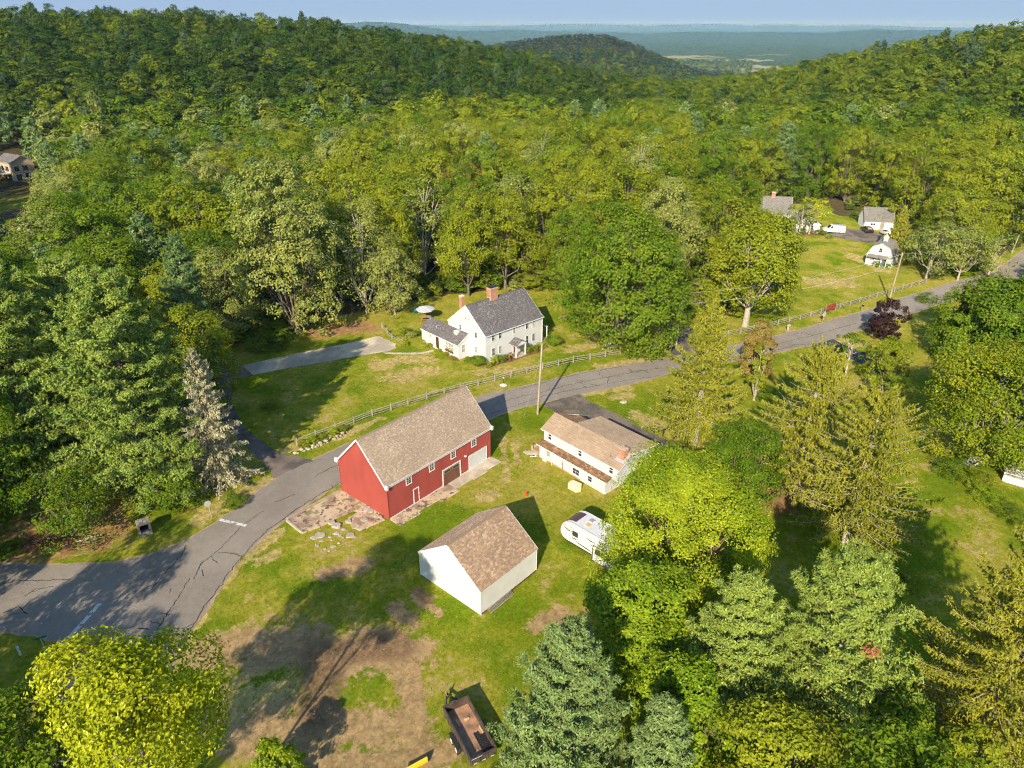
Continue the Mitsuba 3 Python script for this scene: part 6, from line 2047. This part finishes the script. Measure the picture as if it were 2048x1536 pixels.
# ---------------------------------------------------------------- dump trailer
DT = frame(-5.43, 39.02, 2.32, -4.35)
t = thing('dump_trailer', 'rusty black dump trailer with an open bed at the bottom of the yard', 'dump trailer')
LD, WD, F0, F1 = 4.9, 2.15, .85, 1.42
m = MB(DT)
m.box(0, LD, .05, WD - .05, F0 - .12, F0)
m.build(t, 'floor', 'rust_steel')
m = MB(DT)
for y in (0, WD - .05):
    m.box(-.05, LD, y, y + .05, F0 - .1, F1); m.box(-.08, LD + .02, y - .04, y + .09, F1 + .003, F1 + .09)
    for i in range(8):
        x = .3 + i * .62
        m.box(x, x + .07, y - .055 if y == 0 else y + .052, y - .003 if y == 0 else y + .11, F0 - .1, F1 - .003)
m.box(-.1, -.053, 0, WD, F0 - .1, F1 + .05); m.box(-.16, -.02, -.04, WD + .04, F1 + .1, F1 + .17)
m.build(t, 'side_wall', 'old_black_steel')
m = MB(DT)
m.box(LD + .02, LD + .09, -.02, WD + .02, F0 - .15, F1 - .1); m.box(LD + .02, LD + .13, -.06, WD + .06, F1 - .095, F1 - .0)
for y in (0.05, .7, 1.4, 2.03):
    m.box(LD + .093, LD + .15, y, y + .07, F0 - .15, F1 - .1)
k = m.build(t, 'tailgate', 'old_black_steel')
m = MB(DT)
for y in (.25, .95, 1.65):
    m.box(LD + .152, LD + .165, y, y + .28, F0 - .05, F0 + .03)
m.build(k, 'reflector', 'white_paint')
MB(DT).box(LD + .133, LD + .145, .1, .95, F1 - .09, F1 - .01).build(k, 'plate', 'alu')
m = MB(DT)
m.box(-1.0, LD - .2, .55, .68, .42, F0 - .13); m.box(-1.0, LD - .2, WD - .68, WD - .55, .42, F0 - .13)
m.beam([-.9, .6, .5], [-2.0, WD / 2, .5], .1, .14); m.beam([-.9, WD - .6, .5], [-2.0, WD / 2, .5], .1, .14)
m.build(t, 'frame', 'black_steel')
m = MB(DT)
m.cyl([-1.75, WD / 2 - .1, .0], [-1.75, WD / 2 - .1, 1.0], .05, 8); m.cyl([-2.1, WD / 2, .5], [-1.9, WD / 2, .5], .07, 8)
m.build(t, 'jack', 'rust_steel')
m = MB(DT)
m.box(-.7, -.2, .75, 1.35, .64, 1.0)
m.build(t, 'battery_box', 'orange_paint')
MB(DT).box(-.62, -.3, .85, 1.2, 1.003, 1.06).build(t, 'battery', 'white_paint')
for s, y in ((-1, -.22), (1, WD + .22)):
    for x in (2.15, 3.05):
        wheel(t, DT, [x, y, .36], .36, .22, [0, s, 0])
    m = MB(DT)
    ya, yb = (y - .14, -.06) if s < 0 else (WD + .06, y + .14)
    pts = [(1.65, .62), (1.8, .80), (3.4, .80), (3.55, .62), (3.58, .66), (3.42, .84), (1.78, .84), (1.62, .66)]
    m.prism(pts, [0, ya, 0], X, Z, [0, yb - ya, 0])
    m.build(t, 'fender', 'black_steel')
for i, y in enumerate((1.45, 1.82)):
    tr_ = thing('loading_ramp', ('left' if i == 0 else 'right') + ' black rung ramp lying in the rear of the dump trailer bed', 'ramp')
    m = MB(DT)
    x0 = 3.1 - .35 * (1 - i)
    for yy in (y - .13, y + .17):
        m.box(x0, LD - .05, yy - .03, yy + .01, F0 + .004, F0 + .12)
    m.build(tr_, 'rail', 'black_steel')
    n_ = 11
    for j in range(n_):
        x = x0 + (LD - .1 - x0) * (j + .3) / n_
        MB(DT).box(x, x + .09, y - .12, y + .13, F0 + .05, F0 + .11).build(tr_, 'rung', 'black_steel')
for i, (x0, x1, y0_, y1_, lb) in enumerate(((1.0, 1.7, .55, .66, 'pale timber block lying lengthwise in the dump trailer'), (1.25, 1.37, 1.2, 1.6, 'pale timber block lying crosswise in the dump trailer'), (2.35, 3.05, 1.95, 2.05, 'pale timber plank along the right wall of the dump trailer'))):
    tb = thing('timber', lb, 'timber')
    m = MB(DT)
    m.box(x0, x1, y0_, y1_, F0 + .003, F0 + .11)
    m.build(tb, None, 'pale_wood')
# yellow plough blade at the bottom edge
a, b = at(856, 1522, .35), at(805, 1550, .35)
t = thing('plough_blade', 'curved yellow plough blade cut off by the bottom edge', 'plough blade')
d = unit(b - a); nn = np.array([-d[1], d[0], 0])
if nn[1] < 0: nn = -nn
ang = np.linspace(-1.0, 1.1, 9)
prof = [(.28 * (1 - math.cos(x)), .38 + .36 * math.sin(x)) for x in ang]
outer = LineString(prof).buffer(.02, cap_style='flat')
m = MB()
m.prism(outer, [*a[:2], 0], nn, Z, d * 2.1)
m.build(t, 'blade', 'yellow_paint', smooth=40)
m = MB()
m.beam([*(a[:2] + nn[:2] * .16), .06], [*(b[:2] + nn[:2] * .16 + d[:2] * .8), .06], .03, .12)
m.build(t, 'edge', 'rust_steel')

# ---------------------------------------------------------------- cars


def car_body(t, M, side, width, mat, name='body', inset=.12, waist=None):
    """Side outline (x, z) extruded to the width with the upper part drawn in."""
    P = Polygon(side)
    m = MB(M)
    m.prism(P, [0, 0, 0], X, Z, [0, width, 0])
    v = m.v
    zt = max(q[1] for q in side)
    for arr in v:
        k = np.clip((arr[:, 2] - waist) / (zt - waist), 0, 1) * inset
        arr[:, 1] = np.where(arr[:, 1] < width / 2, arr[:, 1] + k, arr[:, 1] - k)
    return m.build(t, name, mat, smooth=35)


VM = frame(*at(1645, 466)[:2], 5.6, -1.0)
t = thing('cargo_van', 'white cargo van with a roof rack parked beside the far white house', 'van')
car_body(t, VM, [(0, .35), (5.6, .35), (5.62, 1.2), (5.55, 2.05), (5.4, 2.1), (2.3, 2.12), (2.0, 2.02), (1.35, 1.32), (.35, 1.12), (.05, .95)], 2.0, 'van_white', inset=.16, waist=1.1)
m = MB(VM)
m.prism([(1.65, 1.35), (2.35, 1.38), (2.35, 1.9), (2.1, 1.88)], [0, .03, 0], X, Z, [0, .03, 0])
m.build(t, 'side_window', 'glass_dark')
m = MB(VM)
m.hexa([[1.33, .2, 1.34], [1.4, .2, 1.33], [1.4, 1.8, 1.33], [1.33, 1.8, 1.34]], [[1.92, .25, 1.98], [1.99, .25, 1.97], [1.99, 1.75, 1.97], [1.92, 1.75, 1.98]])
m.build(t, 'windscreen', 'glass_dark')
MB(VM).box(5.57, 5.63, .3, 1.7, 1.3, 1.85).build(t, 'rear_window', 'glass_dark')
m = MB(VM)
for y in (.35, 1.65):
    m.box(2.5, 5.3, y - .03, y + .03, 2.2, 2.25)
for i in range(5):
    m.box(2.6 + i * .65, 2.66 + i * .65, .3, 1.7, 2.15, 2.2)
m.build(t, 'roof_rack', 'black_steel')
m = MB(VM)
m.box(5.56, 5.66, .12, .3, .9, 1.3); m.box(5.56, 5.66, 1.7, 1.88, .9, 1.3)
m.build(t, 'tail_light', 'red_lamp')
for x in (.95, 4.55):
    wheel(t, VM, [x, .11, .36], .36, .22, [0, -1, 0]); wheel(t, VM, [x, 1.89, .36], .36, .22, [0, 1, 0])
CM = frame(*at(1733, 467.5)[:2], .25, 4.6)
CM = CM @ frame(0, -1.8, 1, 0)
t = thing('parked_car', 'black car seen from behind, parked before the far garage', 'car')
car_body(t, CM, [(0, .3), (4.5, .3), (4.55, .75), (4.3, .88), (3.2, 1.0), (2.6, 1.42), (1.1, 1.45), (.35, 1.05), (0, .95), (-.04, .6)], 1.8, 'car_black', inset=.22, waist=.85)
MB(CM).hexa([[.33, .3, 1.08], [.40, .3, 1.08], [.40, 1.5, 1.08], [.33, 1.5, 1.08]], [[.95, .38, 1.42], [1.02, .38, 1.41], [1.02, 1.42, 1.41], [.95, 1.42, 1.42]]).build(t, 'rear_window', 'blind_glass')
m = MB(CM)
m.box(-.06, .03, .06, .4, .75, .9); m.box(-.06, .03, 1.4, 1.74, .75, .9)
m.build(t, 'tail_light', 'red_lamp')
for x in (.8, 3.6):
    wheel(t, CM, [x, .1, .32], .32, .2, [0, -1, 0], 'steel'); wheel(t, CM, [x, 1.7, .32], .32, .2, [0, 1, 0], 'steel')
TM = frame(*at(1768, 472)[:2], 4.8, .6)
t = thing('pickup_truck', 'white pickup truck behind the slim spruce before the far garage', 'pickup truck')
car_body(t, TM, [(0, .45), (5.3, .45), (5.3, 1.0), (5.2, 1.1), (3.95, 1.2), (3.5, 1.85), (2.2, 1.88), (2.05, 1.15), (0, 1.12)], 1.95, 'van_white', inset=.2, waist=1.1)
m = MB(TM)
m.prism([(2.35, 1.25), (3.65, 1.28), (3.4, 1.75), (2.4, 1.76)], [0, .02, 0], X, Z, [0, .1, 0])
m.build(t, 'side_window', 'glass_dark')
MB(TM).box(.12, 1.95, .15, 1.8, 1.125, 1.14).build(t, 'bed', 'black_steel')
for x in (.95, 4.3):
    wheel(t, TM, [x, .11, .4], .4, .24, [0, -1, 0], 'steel'); wheel(t, TM, [x, 1.84, .4], .4, .24, [0, 1, 0], 'steel')

# ---------------------------------------------------------------- shrubs


def shrub(name, label, cat, px, r, h, leaf, mesh='shrub0', group=None):
    x, y, _ = at(*px)
    k = thing(name, label, cat, group)
    put(k, mesh, leaf, x, y, h, r, rg.uniform(0, 360), whole=True)


ZC = (6.0235, (800, 560))
zc = lambda a, b: (ZC[1][0] + a / ZC[0], ZC[1][1] + b / ZC[0])
for (q, r, h, lf, lb) in ((zc(1150, 1000), .95, 1.4, 'leaf_yellow', 'large yellow green round shrub left of the front door'), (zc(1078, 1045), .6, 1.0, 'leaf_gold', 'small yellow shrub at the near corner of the colonial'), (zc(1230, 985), .85, 1.35, 'leaf_box', 'dark green round shrub second left of the front door'),
                          (zc(1310, 962), .8, 1.35, 'leaf_rust', 'brownish round shrub immediately left of the front door'), (zc(1530, 885), .75, 1.3, 'leaf_olive', 'olive round shrub immediately right of the front door'), (zc(1620, 862), .85, 1.4, 'leaf_box', 'dark green round shrub second right of the front door'),
                          (zc(1690, 830), .7, 1.35, 'leaf_yellow', 'yellow green shrub at the far corner of the colonial'), (zc(1745, 820), .5, .7, 'leaf_pale', 'pale low shrub below the side porch')):
    shrub('boxwood_shrub', lb, 'shrub', q, r, h, lf, 'shrub1')


def grass_clump(label, px, r, h):
    x, y, _ = at(*px)
    n = 900
    a = rg.uniform(0, 6.283, n)
    e = rg.uniform(.15, 1.0, n)
    base = np.c_[x + .25 * r * np.cos(a), y + .25 * r * np.sin(a), np.zeros(n)]
    mid = np.c_[np.cos(a) * e * r * .7, np.sin(a) * e * r * .7, h * rg.uniform(.7, 1.0, n)] + base
    tip = mid + np.c_[np.cos(a) * r * .35, np.sin(a) * r * .35, -h * .25 * e]
    s = np.c_[-np.sin(a), np.cos(a), 0 * a] * .03
    v = np.stack([base - s, base + s, mid + s, mid - s, tip], 1).reshape(-1, 3)
    i = np.arange(n) * 5
    f = np.concatenate([np.c_[i, i + 1, i + 2], np.c_[i, i + 2, i + 3], np.c_[i + 3, i + 2, i + 4]])
    k = thing('ornamental_grass', label, 'ornamental grass')
    m = MB()
    m.add(v, f, np.repeat(np.c_[rg.random(n) * .85, rg.random(n)], 5, 0)).build(k, None, 'leaf_box')


grass_clump('fountain of ornamental grass at the left gable of the colonial', zc(935, 1035), 1.4, 1.5)
grass_clump('fountain of ornamental grass beside the side porch of the colonial', zc(1850, 795), 1.5, 1.7)
shrub('garden_bush', 'low green bush between the ornamental grass and the colonial wing', 'bush', zc(815, 990), .8, .9, 'leaf_green')
for i, (q, r, h, lf, lb) in enumerate(((zc(300, 760), .7, .7, 'leaf_gold', 'orange flowering plants at the far wing corner'), (zc(360, 800), .8, .7, 'leaf_olive', 'olive flowering plants before the side door'), (zc(470, 870), .7, .6, 'leaf_gold', 'orange flowering plants left of the bay window'), (zc(540, 905), .8, .6, 'leaf_olive', 'olive bed plants under the bay window'),
                                       (zc(610, 945), .7, .55, 'leaf_rust', 'rusty bed plants near the wing corner'), (zc(670, 965), .6, .5, 'leaf_rust', 'reddish low plants at the near wing corner'), (zc(60, 780), .8, .8, 'leaf_gold', 'yellow flowers at the end of the short garden fence'), (zc(130, 690), 1.1, 1.2, 'leaf_pale', 'white flowering garden plants beside the short fence'),
                                       (zc(40, 660), 1.2, 1.4, 'leaf_olive', 'tall green garden plants behind the short fence'), (zc(210, 660), .9, .9, 'leaf_green', 'green garden plants behind the white flowers'), (zc(1960, 480), 1.0, 1.2, 'leaf_pale', 'pale weedy bush on the lawn right of the colonial'))):
    shrub('garden_plant', lb, 'plant', q, r, h, lf)
for i, (q, lb) in enumerate((((610, 893), 'nearest yellow flowering plant of the bed at the fence end'), ((628, 888), 'second yellow flowering plant of the bed at the fence end'), ((647, 881), 'third yellow flowering plant of the bed at the fence end'), ((666, 873), 'fourth yellow flowering plant of the bed at the fence end'), ((684, 863), 'farthest yellow flowering plant of the bed at the fence end'))):
    shrub('flowering_plant', lb, 'plant', q, .95, 1.0 + .25 * (i % 2), 'leaf_yellow' if i % 2 else 'leaf_olive')
for q, r, h, lf, ms, lb in (((545, 815), 1.35, 1.35, 'leaf_olive', 'bush0', 'lone round bush on the lawn behind the barn'), ((1600, 503), 2.0, 2.5, 'leaf_green', 'bush0', 'big round bush on the far field'), ((1345, 915), 1.2, 1.6, 'leaf_box', 'shrub0', 'round green bush at the right end of the tan roofed house'),
                            ((1270, 700), 3.4, 3.0, 'leaf_olive', 'bush0', 'sprawling bushes under the big round maple at the fence'), ((1535, 800), 2.2, 2.0, 'leaf_green', 'bush0', 'dark bush right of the drooping spruce'), ((1640, 716), 1.6, 1.8, 'leaf_green', 'bush0', 'dark bush at the corner of the black driveway'),
                            ((560, 692), 3.2, 3.0, 'leaf_green', 'bush0', 'dense green bushes above the gravel strip'), ((520, 700), 2.5, 2.4, 'leaf_olive', 'bush0', 'yellow green bushes left of the dense bushes'), ((1575, 478), 2.6, 2.4, 'leaf_olive', 'bush0', 'olive bush at the left end of the far wing'),
                            (tuple(np.array([1480, 370]) + np.array([672, 525]) / 5.389), 1.1, 1.7, 'leaf_green', 'shrub1', 'clipped green bush left at the far wing'), (tuple(np.array([1480, 370]) + np.array([762, 525]) / 5.389), 1.0, 1.5, 'leaf_olive', 'shrub1', 'clipped olive bush in the middle of the far wing'), (tuple(np.array([1480, 370]) + np.array([870, 533]) / 5.389), 1.6, 1.3, 'leaf_box', 'shrub1', 'low clipped bush beside the white van'),
                            (tuple(np.array([1480, 370]) + np.array([965, 575]) / 5.389), 1.1, 1.3, 'leaf_pale', 'shrub0', 'grey green bush before the white van'), (tuple(np.array([1700, 400]) + np.array([510, 1280]) / 9.6), 1.0, 1.4, 'leaf_box', 'shrub1', 'round bush left of the gambrel barn door'), (tuple(np.array([1700, 400]) + np.array([715, 1300]) / 9.6), 1.0, 1.4, 'leaf_box', 'shrub1', 'round bush right of the gambrel barn door'),
                            ((1850, 605), 2.0, 2.2, 'leaf_green', 'bush0', 'bush at the road edge under the bare limbed tree'), ((1945, 965), 2.4, 1.7, 'leaf_olive', 'bush0', 'yellow green hedge bush before the porch house, left one'), ((1975, 1000), 2.2, 1.5, 'leaf_yellow', 'bush0', 'bright yellow green hedge bush below the porch house'),
                            ((2015, 1030), 2.0, 1.4, 'leaf_olive', 'bush0', 'olive hedge bush at the right edge below the porch'), ((2050, 1055), 2.0, 1.4, 'leaf_olive', 'bush0', 'last hedge bush cut off by the right edge'), ((1905, 950), 2.6, 2.2, 'leaf_green', 'bush0', 'dark green bush behind the hedge at right'),
                            ((1740, 1140), 2.6, 2.0, 'leaf_green', 'bush0', 'dark bush at the foot of the right hemlock'), ((1790, 1165), 2.2, 1.7, 'leaf_olive', 'bush0', 'olive bush right of the dark hemlock bush'), ((470, 1010), 1.6, 1.4, 'leaf_green', 'bush0', 'green bush under the dead spruce'), ((395, 1000), 2.0, 1.8, 'leaf_green', 'bush0', 'green bush behind the low stone wall'),
                            ((15, 1105), 1.8, 1.4, 'leaf_green', 'bush0', 'green bush at the left edge by the brush pile'), ((2010, 640), 2.5, 2.2, 'leaf_pale', 'bush0', 'pale bush behind the wide layered tree')):
    shrub('bush', lb, 'bush', q, r, h, lf, ms)
p = at(1225, 720)
t = thing('planter', 'small planter with a yellow green plant beside the entry porch', 'planter')
q = (TAN @ np.array([-1.75, 1.9, 0, 1]))[:2]
MB().tube([[*q, 0], [*q, .45]], [.2, .28], 10, True).build(t, 'pot', 'brown_wood')
v, f, u = leaves(np.c_[rg.normal(q[0], .2, 150), rg.normal(q[1], .2, 150), rg.uniform(.45, .95, 150)], rg.normal(0, 1, (150, 3)) + Z, .14, rg)
MB().add(v, f, u).build(t, 'plant', 'leaf_yellow')

# ---------------------------------------------------------------- rough grass of the near lawns
leafmat('grass_blade', (.13, .20, .012), (.26, .275, .02), (.42, .36, .13), scale=5, tint=.9)
lawn = Polygon(A((300, 1500), (345, 1345), (420, 1215), (490, 1118), (625, 1006), (690, 970), (985, 838), (1100, 812), (1330, 745), (1560, 700), (1900, 760), (2048, 1000), (2048, 1200), (1300, 1250), (1100, 1536)))
verge = Polygon(A((0, 1122), (330, 1090), (430, 1035), (500, 985), (545, 940), (690, 880), (990, 778), (1340, 708), (1600, 650), (1560, 600), (1100, 640), (950, 730), (520, 760), (480, 860), (420, 980), (0, 1080)))
bare = unary_union([road_poly.buffer(.15)] + [LineString([w[:2], (w[2] + 1e-4, w[3])]).buffer(w[4] * .9) for w in WEAR if w[5] in (0, 1)] + [Polygon([tuple((m @ np.array([x, y, 0, 1]))[:2]) for x, y in q]) for m, q in (
    (BARN, [(-12, -2.3), (17.3, -2.3), (17.3, 8.8), (-12, 8.8)]), (GAR, [(-.1, -.7), (8.3, -.7), (8.3, 8.6), (-.1, 8.6)]), (COL, [(-3, -2.5), (15, -2.5), (15, 15), (-3, 15)]), (TAN, [(-2.2, -.7), (13, -.7), (13, 12), (-2.2, 12)]))])
import shapely
pts = []
for area, n in ((lawn, 42000), (verge, 30000)):
    x0, y0, x1, y1 = area.bounds
    q = np.c_[rg.uniform(x0, x1, n), rg.uniform(y0, y1, n)]
    q = q[shapely.contains_xy(area, q[:, 0], q[:, 1])]
    q = q[~shapely.contains_xy(bare, q[:, 0], q[:, 1])]
    keep = meshkit.fbm(np.c_[q * .5, q[:, :1] * 0], 3, 2) + rg.uniform(-.22, .22, len(q)) > .46
    pts.append(q[keep])
q = np.vstack(pts)
k = np.repeat(np.arange(len(q)), 5)
L_ = rg.uniform(.07, .2, len(k)) * (1 + .6 * (rg.random(len(q)) > .96))[k]
v, f, u = tris(np.c_[q[k] + rg.normal(0, .06, (len(k), 2)), np.full(len(k), -.01)], rg.normal(0, .55, (len(k), 3)) * [1, 1, .2] + Z, L_, .05, rg, rg.random(len(q))[k])
gr = thing('grass', 'tufts of rough grass growing in the lawns and verges', kind='stuff')
MB().add(v, f, u).build(gr, None, 'grass_blade')

# every instanced plant, set on the ground
for (key, k, x, y, sh, sr, rot), z in zip(PUTS, terrain([p[2] for p in PUTS], [p[3] for p in PUTS])):
    scene[key] = {'type': 'instance', 'to_world': T().translate([float(x), float(y), float(z) - .05]).rotate([0, 0, 1], float(rot)).scale([sr, sr, sh]), 'shapegroup': {'type': 'ref', 'id': k}}

# ---------------------------------------------------------------- air
scene['air'] = {'type': 'homogeneous', 'albedo': {'type': 'rgb', 'value': [.90, .95, .99]}, 'sigma_t': {'type': 'rgb', 'value': [HAZE_DENSITY * .42, HAZE_DENSITY * .82, HAZE_DENSITY * 1.4]}}
labels['haze'] = {'kind': 'stuff', 'label': 'blue summer haze lying over the far plain and ridges'}
scene['haze'] = {'type': 'cube', 'to_world': T().translate([0, 0, -18]).scale([29000, 29000, 100]), 'bsdf': {'type': 'null'}, 'interior': {'type': 'ref', 'id': 'air'}}
